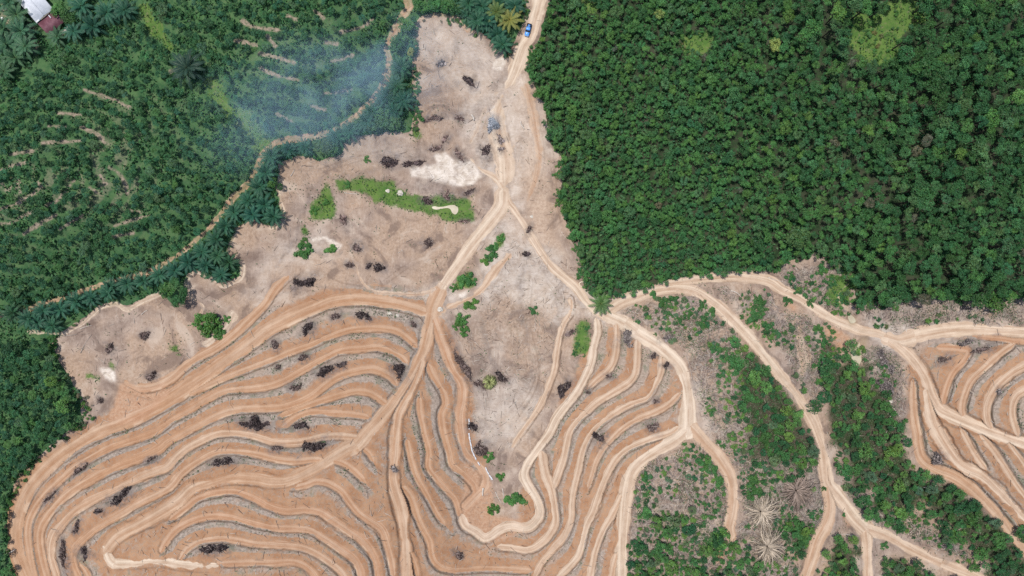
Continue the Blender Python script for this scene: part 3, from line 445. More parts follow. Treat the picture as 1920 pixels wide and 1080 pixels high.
# land beyond the surveyed sheet, out to the horizon
def far_land():
    b = [(0, i) for i in range(0, NX, 12)]+[(j, NX-1) for j in range(0, NY, 12)]+[(NY-1, i) for i in range(NX-1, -1, -12)]+[(j, 0) for j in range(NY-1, -1, -12)]
    v0 = np.array([[PX[j, i], PY[j, i], Z[j, i]] for j, i in b]); rings = [v0]
    for k in (1.6, 4, 12, 40):
        w = v0.copy(); w[:, :2] *= k; w[:, 2] = v0[:, 2]*max(0, 1-k/6)+4; rings.append(w)
    n = len(b); V = np.vstack(rings); F = []
    for r in range(len(rings)-1):
        for i in range(n): F.append([r*n+i, (r+1)*n+i, (r+1)*n+(i+1) % n, r*n+(i+1) % n])
    t = NT('far_soil'); p = t.pos(); c = t.mix(t.rng(t.noise(p, .01, 6, .65), .4, .6), (.03, .06, .022), (.16, .13, .09))
    tag(link('land', mesh_np('land', V, np.array(F)[:, ::-1], None, [t.done(t.diffuse(c))])), kind='structure')
far_land()
# ------------------------------------------------------------------ foliage
def leaf_material(name, trans=.3, spec=.25):
    t = NT(name); a = t.n('ShaderNodeAttribute', attribute_name='tint'); oi = t.n('ShaderNodeObjectInfo')
    col = t.mix(1.0, a.outputs['Color'], oi.outputs['Color'], 'MULTIPLY')
    b = t.diffuse(col, .55, None, spec); tr = t.n('ShaderNodeBsdfTranslucent'); t.l(t.mix(1.0, col, (.9, 1, .5), 'MULTIPLY'), tr.inputs[0])
    mx = t.n('ShaderNodeMixShader'); mx.inputs[0].default_value = trans; t.l(b.outputs[0], mx.inputs[1]); t.l(tr.outputs[0], mx.inputs[2])
    return t.done(mx)
LEAF = leaf_material('leaf'); FROND = leaf_material('palm_frond', .2, .35); DRY = leaf_material('dry_plant', .1, .1)
BARK = simple('bark', (.05, .045, .035), .9, .35, 2.0, .1); PBARK = simple('palm_bark', (.1, .08, .06), .9, .4, 3.0, .1)
def unit(v): return v/np.maximum(np.linalg.norm(v, axis=-1, keepdims=True), 1e-9)
def leaves(Cn, Nn, ln_, wd, r):
    """rhombus leaves with a fold: Cn centres, Nn normals"""
    n = len(Cn); a = unit(np.cross(Nn, r.normal(size=(n, 3)))); b = np.cross(Nn, a); l_ = np.asarray(ln_).reshape(-1, 1)*np.ones((n, 1)); w_ = np.asarray(wd).reshape(-1, 1)*np.ones((n, 1))
    up = Nn*w_*.3
    V = np.stack([Cn-a*l_*.5, Cn-b*w_*.5+up, Cn+a*l_*.5, Cn+b*w_*.5+up], 1).reshape(-1, 3)
    return V, np.arange(4*n).reshape(-1, 4)
def crown_mesh(r, n_cl, per, flat=.55, leaf=.16, gap=.0, spread=.74):
    """crown of unit radius: leaf clumps through a flattened dome, base at z = 0"""
    V = []; T = []; k = 0; pos = []
    while k < n_cl:
        q = r.uniform(-1, 1, 2)
        if np.hypot(*q) > 1: continue
        q = q*spread
        if pos and min(np.hypot(q[0]-p_[0], q[1]-p_[1]) for p_ in pos) < .2: 
            if r.random() < .8: continue
        pos.append(q); k += 1
        cr = r.uniform(.24, .4); cz = flat*math.sqrt(max(0, 1-min(.98, q@q)))*r.uniform(.7, 1.15)+r.uniform(-.1, .12)
        n = int(per*r.uniform(.7, 1.3)*(cr/.32)**2); d = unit(r.normal(size=(n, 3))+[0, 0, .55]); rad = cr*(r.uniform(.55, 1.06, n)[:, None])
        c = np.array([q[0], q[1], cz])+d*rad*[1, 1, .8]; nn = unit(d*.75+[0, 0, .75]+r.normal(size=(n, 3))*.42)
        v, _ = leaves(c, nn, leaf*r.uniform(.7, 1.35, n), leaf*.62*r.uniform(.7, 1.2, n), r)
        tc = r.uniform(.72, 1.28); tl = tc*r.uniform(.78, 1.25, n); hue = r.normal(1, .1, n)
        V.append(v); T.append(np.repeat(np.stack([tl*hue, tl, tl*(2-hue)*.95, np.ones(n)], -1), 4, 0))
    V = np.vstack(V); T = np.vstack(T); return V, np.arange(len(V)).reshape(-1, 4), T
def trunk_mesh(r, h=1.0, rad=.03, limbs=4):
    """tapered trunk to z = h with limbs rising into the crown"""
    V = []; F = []
    def tube(p0, p1, r0, r1, seg=6):
        ax = unit(np.array(p1)-np.array(p0)); u = unit(np.cross(ax, [.3, .9, .2])); w = np.cross(ax, u); b0 = len(V)
        for p_, rr in ((p0, r0), (p1, r1)):
            for i in range(seg):
                a = 2*math.pi*i/seg; V.append(np.array(p_)+(u*math.cos(a)+w*math.sin(a))*rr)
        for i in range(seg): F.append([b0+i, b0+(i+1) % seg, b0+seg+(i+1) % seg, b0+seg+i])
    bend = r.normal(0, .02, 2)*h; mid = [bend[0], bend[1], h*.5]; tube([0, 0, -.3], mid, rad, rad*.75); tube(mid, [0, 0, h], rad*.75, rad*.45)
    for i in range(limbs):
        a = 2*math.pi*(i+r.random())/limbs; z0 = h*r.uniform(.55, .85); tube([0, 0, z0], [math.cos(a)*h*.14, math.sin(a)*h*.14, min(h, z0+h*.18)], rad*.4, rad*.15, 5)
    return np.array(V), np.array(F)
NV = 12
CROWN = [crown_mesh(np.random.default_rng(100+i), 11+i % 5, 46, .5+.04*(i % 4), .17) for i in range(NV)]
CROWN_ME = [mesh_np('crown', V, F, {'tint': ('FLOAT_COLOR', T)}, [LEAF]) for V, F, T in CROWN]
TRUNK_ME = [mesh_np('trunk', *trunk_mesh(np.random.default_rng(200+i)), None, [BARK], smooth=True) for i in range(3)]
LIGHTC = [crown_mesh(np.random.default_rng(140+i), 10+i % 4, 34, .5+.04*(i % 4), .2) for i in range(8)]
class Stuff:
    """many small plants gathered into one mesh"""
    def __init__(s): s.V = []; s.T = []
    def add(s, V, T): s.V.append(V.astype(np.float32)); s.T.append(T.astype(np.float32))
    def build(s, name, label, cat, group, mat):
        V = np.vstack(s.V); T = np.vstack(s.T)
        return tag(link(name, mesh_np(name, V, np.arange(len(V)).reshape(-1, 4), {'tint': ('FLOAT_COLOR', T)}, [mat])), label, cat, group, 'stuff')
def rot(V, a): c, s = math.cos(a), math.sin(a); return np.stack([V[:, 0]*c-V[:, 1]*s, V[:, 0]*s+V[:, 1]*c, V[:, 2]], -1)
def jit(col, r, v=.17, hv=.08):
    k = r.uniform(1-v, 1+v); h = r.normal(0, hv); return (max(.004, col[0]*k*(1+h)), max(.004, col[1]*k), max(.004, col[2]*k*(1-h)))
def place_tree(name, x, y, R, h, col, label, group, r):
    """x, y: photo px where the crown is seen; R crown radius m; h height m"""
    bx, by = under(x, y, h*.85); q = P(bx, by); root = link(name, None); root.location = q; root.rotation_euler = (0, 0, r.uniform(0, 6.28)); tag(root, label, 'tree', group)
    cr = link('crown', CROWN_ME[r.integers(NV)], root); sz = R*r.uniform(.85, 1.1); cr.location = (0, 0, h-.62*R); cr.scale = (sz, R*R/sz, R*r.uniform(.85, 1.1)); cr.color = (*jit(col, r), 1)
    tk = link('trunk', TRUNK_ME[r.integers(3)], root); k = h-.3*R; tk.scale = (k, k, k)
    return root
def stuff_tree(st, x, y, R, h, col, r):
    bx, by = under(x, y, h*.85); q = P(bx, by); V, F, T = LIGHTC[r.integers(8)]; k = r.uniform(.88, 1.12)
    v = rot(V*[k, 1/k, r.uniform(.85, 1.1)], r.uniform(0, 6.28))*R; v = v+q+[0, 0, h-.62*R]; st.add(v, T*np.array([*jit(col, r), 1]))
def scatter(poly_fn, x0, y0, x1, y1, dist_fn, r, tries):
    """dart throwing with a variable spacing"""
    X = r.uniform(x0, x1, tries); Y = r.uniform(y0, y1, tries); ok = poly_fn(X, Y); X = X[ok]; Y = Y[ok]; Dd = dist_fn(X, Y, r); cell = {}; out = []
    for x, y, d in zip(X, Y, Dd):
        ci, cj = int(x//20), int(y//20); good = True
        for a in (-2, -1, 0, 1, 2):
            for b in (-2, -1, 0, 1, 2):
                for (u, v, e) in cell.get((ci+a, cj+b), ()):
                    if (u-x)**2+(v-y)**2 < (.5*(d+e))**2: good = False; break
                if not good: break
            if not good: break
        if good: cell.setdefault((ci, cj), []).append((x, y, d)); out.append((x, y, d))
    return out
def foldf(X, Y):
    m = np.zeros(np.shape(X))
    for q, w_ in FOLD:
        for a in spline(q, 4): m = np.maximum(m, np.hypot(X-a[0], Y-a[1]) < w_)
    return m
def gapf(X, Y): return np.maximum(foldf(X, Y), .8*sstep(.63, .72, fbm(X, Y*.75, 38, 37, 4)+.03*sstep(1350, 1650, X)-.02*sstep(1350, 1250, X)))
CLR_R = GRASS[5:8]
def clear_of(X, Y, polys):
    m = np.zeros(np.shape(X), bool)
    for q in polys: m |= inpoly(X, Y, q)
    return m
# --- right hand forest
r = np.random.default_rng(11)
shr = lambda q, k: np.mean(q, 0)+(q-np.mean(q, 0))*k
tr = scatter(lambda X, Y: inpoly(X+(fbm(X, Y, 40, 31)-.5)*26, Y+(fbm(X, Y, 40, 32)-.5)*22-2, VEG_R) & ~clear_of(X, Y, [shr(q, 1.12) for q in CLR_R]) & (gapf(X, Y) < r.random(len(X))) & (r.random(len(X)) > .5*sstep(.58, .66, fbm(X, Y, 22, 38))), 980, -60, 1990, 585,
             lambda X, Y, r: (10.5+9*sstep(1200, 1750, X)*sstep(.1, .9, fbm(X, Y, 120, 33)*1.6-.2)+r.choice([-2.5, -1, 0, 1, 3, 7], len(X))), r, 42000)
FC = {'dark': (.04, .122, .041), 'mid': (.066, .178, .05), 'blue': (.055, .16, .06), 'lime': (.09, .205, .055), 'pale': (.075, .165, .065), 'dry': (.12, .125, .085), 'yel': (.3, .34, .09)}
def fcol(x, y, r):
    u = r.random(); dk = sstep(1350, 1750, x-(y-250)*.3+(fbm(x, y, 130, 34)-.5)*300); lt = fbm(x, y, 70, 36)+.25*sstep(140, 20, x-1040)-.1*dk
    if lt > .62 and u < .5: return 'lime' if u < .25 else 'pale'
    if u > .99: return 'dry'
    if u < .10-.05*dk: return 'lime'
    if u < .17: return 'pale'
    if u < .38: return 'blue'
    return 'dark' if r.random() < .25+.62*dk else 'mid'
tr = sorted(tr, key=lambda t: -t[2]); inside = [t for t in tr if 0 <= t[0] < 1920 and t[1] >= 0]
NAMES = {'dry': 'grey brown dry', 'dark': 'dark green', 'mid': 'green', 'blue': 'blue green', 'lime': 'light green', 'pale': 'greyish green', 'yel': 'yellow leaved'}
def rzone(x, y):
    if x < 1250: return 'in the young forest beside the cleared valley' if y < 330 else 'in the forest corner above the road fork'
    if x < 1560: return 'in the middle of the right forest below the grassy glades' if y < 300 else 'in the forest above the curved dirt road'
    return 'in the tall dark forest of the upper right corner' if y < 260 else 'in the tall forest above the right hill tracks'
st = Stuff(); keep = set(map(id, inside[:290]))
for t in tr:
    x, y, d = t; c = fcol(x, y, r); R = d*.5*S*r.uniform(1.2, 1.6); far = float(sstep(1250, 1600, x)); h = (4.2+5.2*far)*r.uniform(.75, 1.2)*(.5+.5*min(1.3, d/16))
    if id(t) in keep: place_tree('forest_tree', x, y, R, h, FC[c], f'{NAMES[c]} broadleaf tree {rzone(x, y)}', f'{NAMES[c]} trees {rzone(x, y)}', r)
    else: stuff_tree(st, x, y, R, h, FC[c], r)
for q in [shr(q, 1.1) for q in CLR_R]:
    for x, y, d in scatter(lambda X, Y: inpoly(X, Y, q) & (fbm(X, Y, 18, 69) > .5), q[:, 0].min(), q[:, 1].min(), q[:, 0].max(), q[:, 1].max(), lambda X, Y, r: r.uniform(4, 11, len(X)), r, 900):
        stuff_tree(st, x, y, d*.5*S*r.uniform(1.0, 1.5), r.uniform(.5, 1.4), FC[r.choice(['lime', 'pale', 'mid', 'lime'])] if r.random() > .12 else (.16, .17, .07), r)
st.build('small_forest_trees', 'close canopy of smaller broadleaf trees filling the right forest', 'trees', None, LEAF)
# --- left plantation: rows along the contour
rowf = lambda X, Y: samp(row, np.clip(X, gx[0], gx[-1]), np.clip(Y, gy[0], gy[-1]))
thinf = lambda X, Y: samp(thin, np.clip(X, gx[0], gx[-1]), np.clip(Y, gy[0], gy[-1]))
PALMB = pts("1006,-60 1000,60 965,100 900,75 860,40 862,-60"); HOUSEZ = pts("-60,-60 280,-60 260,45 190,75 110,95 70,140 -60,150")
PATH = spline(next(l for l in L if l['name'] == 'footpath')['p'], 4)
BELT = np.vstack([PATH[(PATH[:, 1] > 95)], pts("-60,600 -60,640 95,640 120,618 150,600 190,568 237,574 300,545 348,560 352,515 370,508 415,533 450,518 425,475 440,440 470,412 530,408 522,350 525,305 600,298 640,292 645,262 772,245 775,95")])
def footin(X, Y, h, poly):
    fx, fy = under(X, Y, h); return inpoly(fx+(fbm(X, Y, 40, 41)-.5)*10, fy, poly)
def okl(X, Y):
    m = footin(X, Y, 4.2, VEG_L) & inpoly(X+(fbm(X, Y, 40, 41)-.5)*14, Y+(fbm(X, Y, 40, 42)-.5)*14, VEG_L) & ~inpoly(X, Y, PALMB) & ~inpoly(X, Y, HOUSEZ) & ~inpoly(X, Y, BELT) & ~clear_of(X, Y, [shr(q, 1.12) for q in GRASS[3:5]])
    for (x, y, rr) in PALM: m &= (X-x)**2+(Y-y)**2 > (rr*.62)**2
    dmin = np.min((X[:, None]-PATH[None, ::3, 0])**2+(Y[:, None]-PATH[None, ::3, 1])**2, 1); m &= dmin > 12**2; m &= samp(RGD, np.clip(X, gx[0], gx[-1]), np.clip(Y, gy[0], gy[-1])) > 7.5
    rw = rowf(X, Y); th = thinf(X, Y); low = Y > 600
    sp = fbm(X, Y, 38, 43); curv = (X+(Y-120)*.35 > 400) & (Y < 300); m &= low | (rw > np.where(curv, .56, .46+.12*th)) | (r.random(len(X)) < np.where(curv, .03, .1*(1-th)**2))
    return m & (low | ((r.random(len(X)) > th*.6) & (sp+.12*(1-th) > np.where(curv, .22, .33))))
tl = scatter(okl, -60, -60, 980, 1090, lambda X, Y, r: 11+3.0*(Y > 600)+r.choice([-2, -1, 0, 1, 2, 5], len(X)), r, 60000)
PC = {'dark': (.033, .112, .056), 'mid': (.044, .142, .06), 'blue': (.043, .135, .07), 'lime': (.08, .195, .06), 'pale': (.08, .165, .09)}
def lzone(x, y):
    if y > 600: return 'in the dark wood along the left edge'
    if x > 400+(120-y)*.35 and x > 330 and y < 260: return 'in the curved rows at the top left of the clearing'
    if y > 400: return 'in the lower plantation above the oil palm belt'
    return 'on the terraced plantation hill at the far left' if x < 260 or y > 260 else 'in the plantation below the grey roofed house'
tl = sorted(tl, key=lambda t: -t[2]); keep = set(map(id, [t for t in tl if 0 <= t[0] and 0 <= t[1] < 1080][:290])); st = Stuff()
for t in tl:
    x, y, d = t; u = r.random(); c = 'lime' if u < (.14 if y > 700 and x > 60 else .05) else 'pale' if u < .12 else 'blue' if u < .4 else 'dark' if u < .62 else 'mid'
    R = d*.5*S*r.uniform(1.15, 1.5); h = (4.6 if y > 600 else 3.2)*r.uniform(.75, 1.2)
    if id(t) in keep: place_tree('plantation_tree', x, y, R, h, PC[c], f'{NAMES[c]} tree {lzone(x, y)}', f'{NAMES[c]} trees {lzone(x, y)}', r)
    else: stuff_tree(st, x, y, R, h, PC[c], r)
st.build('small_plantation_trees', 'rows of smaller trees filling the left plantation', 'trees', None, LEAF)
# --- trees of the gullies and brush land lower right
r = np.random.default_rng(12)
def okw(X, Y):
    m = clear_of(X+(fbm(X, Y, 30, 51)-.5)*22, Y+(fbm(X, Y, 30, 52)-.5)*22, WOODS); Xs, Ys = X+(fbm(X, Y, 60, 53)-.5)*120, Y+(fbm(X, Y, 60, 54)-.5)*120; m = m | (clear_of(Xs, Ys, WOODS+[shr(q, 1.12) for q in WOODS]) & (r.random(len(X)) < .45)); m &= samp(track, np.clip(X, 0, 1990), np.clip(Y, 0, 1190)) < .1
    third = (X < 1410) & (Y > 800); return m & (~third | (fbm(X, Y, 30, 55) > .57-.15*sstep(960, 1050, Y)))
tw = scatter(okw, 1180, 630, 1960, 1100, lambda X, Y, r: r.uniform(7, 22, len(X)), r, 14000)
WC = {'dark': (.035, .12, .045), 'mid': (.065, .18, .055), 'lime': (.115, .235, .06), 'pale': (.1, .17, .09)}
tw = sorted(tw, key=lambda t: -t[2]); st = Stuff()
GREENZ = [pts("1190,1000 1260,960 1330,1000 1400,1030 1400,1100 1185,1100"), pts("1290,830 1345,855 1360,930 1330,950 1290,910"), pts("1190,890 1230,870 1290,835 1290,870 1230,910 1200,930"), pts("1385,880 1440,870 1440,940 1395,930"), pts("1200,560 1290,548 1340,575 1360,620 1300,620 1250,610"), pts("1380,555 1440,590 1500,640 1470,650 1420,620"), pts("1440,530 1590,500 1605,575 1560,590 1500,560"), pts("1330,640 1375,650 1400,720 1380,800 1350,720"), pts("1470,960 1530,960 1525,1030 1490,1050 1460,1090 1410,1090"), pts("1510,620 1550,620 1580,660 1545,720 1530,680"), pts("1600,900 1680,950 1760,985 1840,1060 1760,1020 1680,990")]
def okb(X, Y):
    m = clear_of(X+(fbm(X, Y, 40, 56)-.5)*50, Y+(fbm(X, Y, 40, 57)-.5)*50, [shr(q, 1.15) for q in GREENZ]); m = (m & (fbm(X, Y, 22, 58) > .36)) | ((samp(brush, np.clip(X, 0, 1990), np.clip(Y, 0, 1190)) > .5) & (fbm(X, Y, 22, 59) > .66))
    for (x, y, R) in DEADPALM: m &= np.hypot(X-x, Y-y) > R*.8
    return m & (samp(track, np.clip(X, 0, 1990), np.clip(Y, 0, 1190)) < .08) & (X > 1150)
for x, y, d in scatter(okb, 1150, 480, 1960, 1110, lambda X, Y, r: r.uniform(4.5, 12, len(X)), r, 26000):
    u = r.random(); c = 'lime' if u < .25 else 'pale' if u < .5 else 'dark' if u < .65 else 'mid'; stuff_tree(st, x, y, d*.5*S*r.uniform(1.0, 1.5), r.uniform(.5, 1.3), WC[c], r)
def wzone(x, y):
    if x < 1420 and y > 800: return 'on the brown brush slope left of the dead palms'
    if x < 1545: return 'in the green gully between the two pale roads'
    return 'in the dark gully below the right hill' if y < 960 else 'among the fallen brush in the lower right corner'
for n_, (x, y, d) in enumerate(tw):
    u = r.random(); c = 'lime' if u < .2 else 'pale' if u < .28 else 'dark' if u < .6 else 'mid'; R = d*.5*S*r.uniform(1.1, 1.6)
    if n_ >= 280: stuff_tree(st, x, y, R, r.uniform(1., 2.2), WC[c], r); continue
    place_tree('young_tree', x, y, R, r.uniform(1.4, 4.2)*(.45+d/24), WC[c], f'{NAMES[c]} young tree {wzone(x, y)}', f'{NAMES[c]} young trees {wzone(x, y)}', r)
for poly, x0, x1 in ((VEG_R, 970, 1930), (VEG_L, -20, 990)):
    e = spline(poly, 2.5)
    for k in range(len(e)*2):
        x, y = e[r.integers(len(e))]+r.normal(0, 6, 2)
        if not (x0 < x < x1 and 0 < y < 1090) or samp(track, x, y) > .15 or fbm(x, y, 26, 68) < .46 or (poly is VEG_L and not (y > 600 or x > 765)): continue
        u = r.random(); c_ = (.2, .17, .12) if u < .16 else WC['lime' if u < .3 else 'pale' if u < .5 else 'mid']; stuff_tree(st, x, y, r.uniform(.35, 1.1), r.uniform(.4, 1.0), c_, r)
st.build('low_bushes', 'low leafy bushes along the forest edges and crowding the brush slopes of the lower right', 'bushes', None, LEAF)
# single trees with a look of their own
for x, y, R, h, c, lab in ((315,545,3.2,7,'mid','broad green tree standing alone at the end of the palm belt'),(335,565,2.8,6.5,'dark','smaller dark tree leaning against the lone tree below the palm belt'),(330,530,2.4,6,'blue','blue green tree on top of the lone group below the palm belt'),(345,548,2.0,5,'dark','dark narrow tree at the right of the lone group below the palm belt'),
    (605,277,3.6,5,'pale','pale round tree in the palm belt above the bare field'),(625,282,2.4,4.5,'lime','light green tree touching the pale round tree in the palm belt'),(716,222,3.6,6,'pale','pale feathery tree in the palm belt under the smoke'),(738,232,3.0,5,'pale','second pale feathery tree, nearer the clearing edge under the smoke'),(700,235,2.6,5,'pale','pale small tree left of the feathery trees under the smoke'),
    (745,82,3.0,5,'mid','rounded green tree between the footpath and the clearing top'),(760,45,3.0,5,'mid','rounded green tree at the top of the footpath'),(770,98,1.6,4,'yel','yellowish bush like tree at the left edge of the clearing'),(508,340,2.6,4,'mid','dull olive tree between the palms at the belt corner'),(525,350,1.5,3,'dark','dark small tree at the belt corner next to bare earth'),
    (1494,447,4.6,10,'pale','big pale crowned tree at the lower edge of the right forest'),(110,20,3.4,5,'lime','bright green tree beside the house roof'),(127,33,3.2,5.5,'dark','dark bushy tree right of the maroon roof'),(120,760,3.4,8,'lime','yellow green tall tree at the edge of the left wood'),(97,715,2.6,8,'lime','yellow green slim tree above the edge of the left wood'),
    (1236,28,2.0,6,'yel','pale yellow flowering tree beside a right forest glade'),(1452,85,2.6,8,'yel','yellow leaved tree left of the largest forest glade'),(1840,7,2.4,9,'lime','lime green tree at the top right edge'),(790,12,3.2,4.5,'mid','wide green tree at the top edge right of the footpath'),(815,8,3.0,4.5,'mid','second wide green tree at the top edge before the palm grove'),(838,12,3.0,4.5,'mid','third wide green tree at the top edge next to the palm grove'),(855,22,2.2,3.5,'dark','low dark tree touching the palm grove at the top')):
    place_tree('broadleaf_tree', x, y, R, h, FC.get(c, FC['mid']), lab, None, r)
# --- oil palms
def palm_mesh(r, L=4.9, nf=24, dead=False):
    V = []; T = []; nl = 14
    for i in range(nf):
        a = i*2.39996+r.normal(0, .12); k = i/nf; el = (1.2-1.1*k**.6)+r.normal(0, .07); ll = L*(.62+.38*min(1, k*1.8))*r.uniform(.88, 1.08); droop = (.5+.32*k)*r.uniform(.8, 1.2)
        t = np.linspace(0, 1, nl+1)**.95; ang = el-droop*1.5*t**1.4; dl = ll/nl; rr = np.concatenate([[0], np.cumsum(np.cos(ang[1:])*dl)])+.12; zz = np.concatenate([[0], np.cumsum(np.sin(ang[1:])*dl)])
        ca, sa = math.cos(a), math.sin(a); M = np.stack([rr*ca, rr*sa, zz], -1); side = np.array([-sa, ca, 0]); tn = r.uniform(.75, 1.2)
        col = np.array([1.0, 1.0, 1.0, 1])*tn; col[3] = 1
        for j in range(nl):                                   # midrib
            w = .11*(1-j/nl)+.03; V += [M[j]-side*w, M[j]+side*w, M[j+1]+side*w*.8, M[j+1]-side*w*.8]; T += [col*[1.5, 1.25, 1.1, 1]]*4
        for j in range(1, nl+1):                              # leaflets
            f = t[j]; lw = .42*(1-.3*f); lg = (.74*math.sin(math.pi*min(1, .16+.8*f))**.8+.12)*L/4.6; fw = (M[min(j+1, nl)]-M[j-1]); fw = fw/max(np.linalg.norm(fw), 1e-6)
            for sg in (-1, 1):
                dd = side*sg*.8+fw*.66+np.array([0, 0, -.3])+r.normal(0, .05, 3); dd = dd/np.linalg.norm(dd); e = M[j]+dd*lg; mid = M[j]+dd*lg*.45+[0, 0, .06]
                V += [M[j], mid-fw*lw*.5, e, mid+fw*lw*.5]; T += [col*r.uniform(.82, 1.15)]*4
    return np.array(V), np.arange(len(V)).reshape(-1, 4), np.clip(np.array(T), 0, 9)
def palm_trunk(r):
    V = []; F = []; seg = 9; lv = 12
    for k in range(lv):
        z = k/(lv-1); rd = (.075-.02*z)*(1+.14*((k % 2)*2-1))
        for i in range(seg): a = 2*math.pi*(i+.5*(k % 2))/seg; V.append((rd*math.cos(a), rd*math.sin(a), z))
    for k in range(lv-1):
        for i in range(seg): F.append([k*seg+i, k*seg+(i+1) % seg, (k+1)*seg+(i+1) % seg, (k+1)*seg+i])
    return np.array(V), np.array(F)
PALM_ME = [(lambda v, f, t: mesh_np('crown', v, f, {'tint': ('FLOAT_COLOR', t)}, [FROND]))(*palm_mesh(np.random.default_rng(300+i), nf=19+2*(i % 3))) for i in range(6)]
PTRUNK = mesh_np('trunk', *palm_trunk(r), None, [PBARK], smooth=True)
def pzone(x, y):
    if x > 850: return 'in the palm grove beside the top dirt road'
    if y < 140 and x < 300: return 'in the yard around the grey roofed house'
    if x > 590: return 'in the palm belt between footpath and clearing under the smoke'
    if x > 395: return 'in the palm belt along the inner bend of the footpath'
    return 'in the palm belt above the left bare lobe'
for (x, y, R) in PALM:
    sp = {(350, 125): ('large dark oil palm standing alone between plantation and grass strip', (.026, .062, .044), 6), (957, 36): ('yellowing oil palm at the right of the top palm grove', (.2, .24, .07), 4), (930, 20): ('half yellow oil palm in the middle of the top palm grove', (.13, .2, .06), 4), (1128, 571): ('lone oil palm with drooping yellowish fronds at the road fork', (.1, .185, .065), 3.5), (751, 125): ('oil palm with a clear star of fronds right of the orange footpath', (.035, .125, .065), 4)}.get((int(x), int(y)))
    lab, col, h = sp if sp else ('dark green oil palm '+pzone(x, y), (.031, .112, .066) if not (x < 120 and y < 140) else (.06, .15, .075), r.uniform(2.6, 4.4)); bx, by = under(x, y, h+.5)
    root = link('oil_palm', None); root.location = P(bx, by); root.rotation_euler = (r.normal(0, .04), r.normal(0, .04), r.uniform(0, 6.28)); tag(root, lab, 'palm tree', None if sp else 'oil palms '+pzone(x, y))
    c = link('crown', PALM_ME[r.integers(6)], root); k = R*S/4.35; c.scale = (k, k, k*r.uniform(.9, 1.15)); c.location = (0, 0, h-.3); c.color = (*jit(col, r, .12, .06), 1)
    t_ = link('trunk', PTRUNK, root); t_.scale = (h*1.1 if h < 5 else 5.5, h*1.1 if h < 5 else 5.5, h)
def dead_palm(r, R):
    V = []; T = []
    for i in range(230):
        a = r.uniform(0, 6.28) if r.random() < .6 else r.choice([-1.6, -.7, .2, 1.0, 4.2, 5.2])+r.normal(0, .3); ll = R*r.uniform(.35, 1.08); n = 7; t = np.linspace(0, 1, n+1); hgt = r.uniform(.6, 2.0)
        rr = .25+ll*t; zz = 1.1+hgt*np.sin(t*2.6)-1.15*t-.3*t*t; zz = np.maximum(zz, .12+.15*r.random()); bend = r.normal(0, .42); aa = a+bend*t*t
        M = np.stack([rr*np.cos(aa), rr*np.sin(aa), zz], -1); side = np.array([-math.sin(a), math.cos(a), 0]); col = np.array([.42, .355, .28, 1])*r.choice([.4, .75, 1.0, 1.3])*r.uniform(.85, 1.15); col[3] = 1
        for j in range(n):
            w = .17*(1-.7*j/n); V += [M[j]-side*w, M[j]+side*w, M[j+1]+side*w*.8, M[j+1]-side*w*.8]; T += [col]*4
            if j > 1 and r.random() < .75:
                for sg in (-1, 1):
                    d_ = side*sg*.35+(M[j+1]-M[j])/ll*n*.8+[0, 0, -.15]; d_ = d_/np.linalg.norm(d_)*r.uniform(.5, 1.1); b_ = (M[j+1]-M[j])*.12; V += [M[j], M[j]+d_*.5-b_, M[j]+d_, M[j]+d_*.5+b_]; T += [col*[.9, .9, .9, 1]]*4
    return np.array(V), np.arange(len(V)).reshape(-1, 4), np.array(T)
STUMP = simple('charred_heart', (.02, .017, .015), .95, .4, 3, .05)
for (x, y, R), lab in zip(DEADPALM, ('dead palm with grey brown fronds round a black charred heart','dead palm with pale fronds left of the charred one','largest dead palm, straw coloured, lowest of the three beside the road')):
    root = link('dead_palm', None); root.location = P(x, y); tag(root, lab, 'dead palm', 'dead palms beside the lower right road')
    v, f, t_ = dead_palm(r, R*S); link('fronds', mesh_np('fronds', v, f, {'tint': ('FLOAT_COLOR', t_*([.62, .56, .58, 1] if R == 40 else [1.05, 1.02, 1.0, 1]))}, [DRY]), root)
    s_ = link('stump', PTRUNK, root); s_.scale = (9, 9, 1.3); s_ = link('charred_core', mesh_np('charred_core', *trunk_mesh(r, 1.5, .5, 7), None, [STUMP]), root)
root = link('felled_palm_crown', None); root.location = P(918, 716); tag(root, 'felled palm crown with yellow green fronds flat on the valley floor', 'felled palm')
v, f, t_ = dead_palm(r, 2.7); c = link('fronds', mesh_np('fronds', v, f, {'tint': ('FLOAT_COLOR', t_*[.75, .95, .5, 1])}, [DRY]), root); s_ = link('stump', PTRUNK, root); s_.scale = (4, 4, 1)
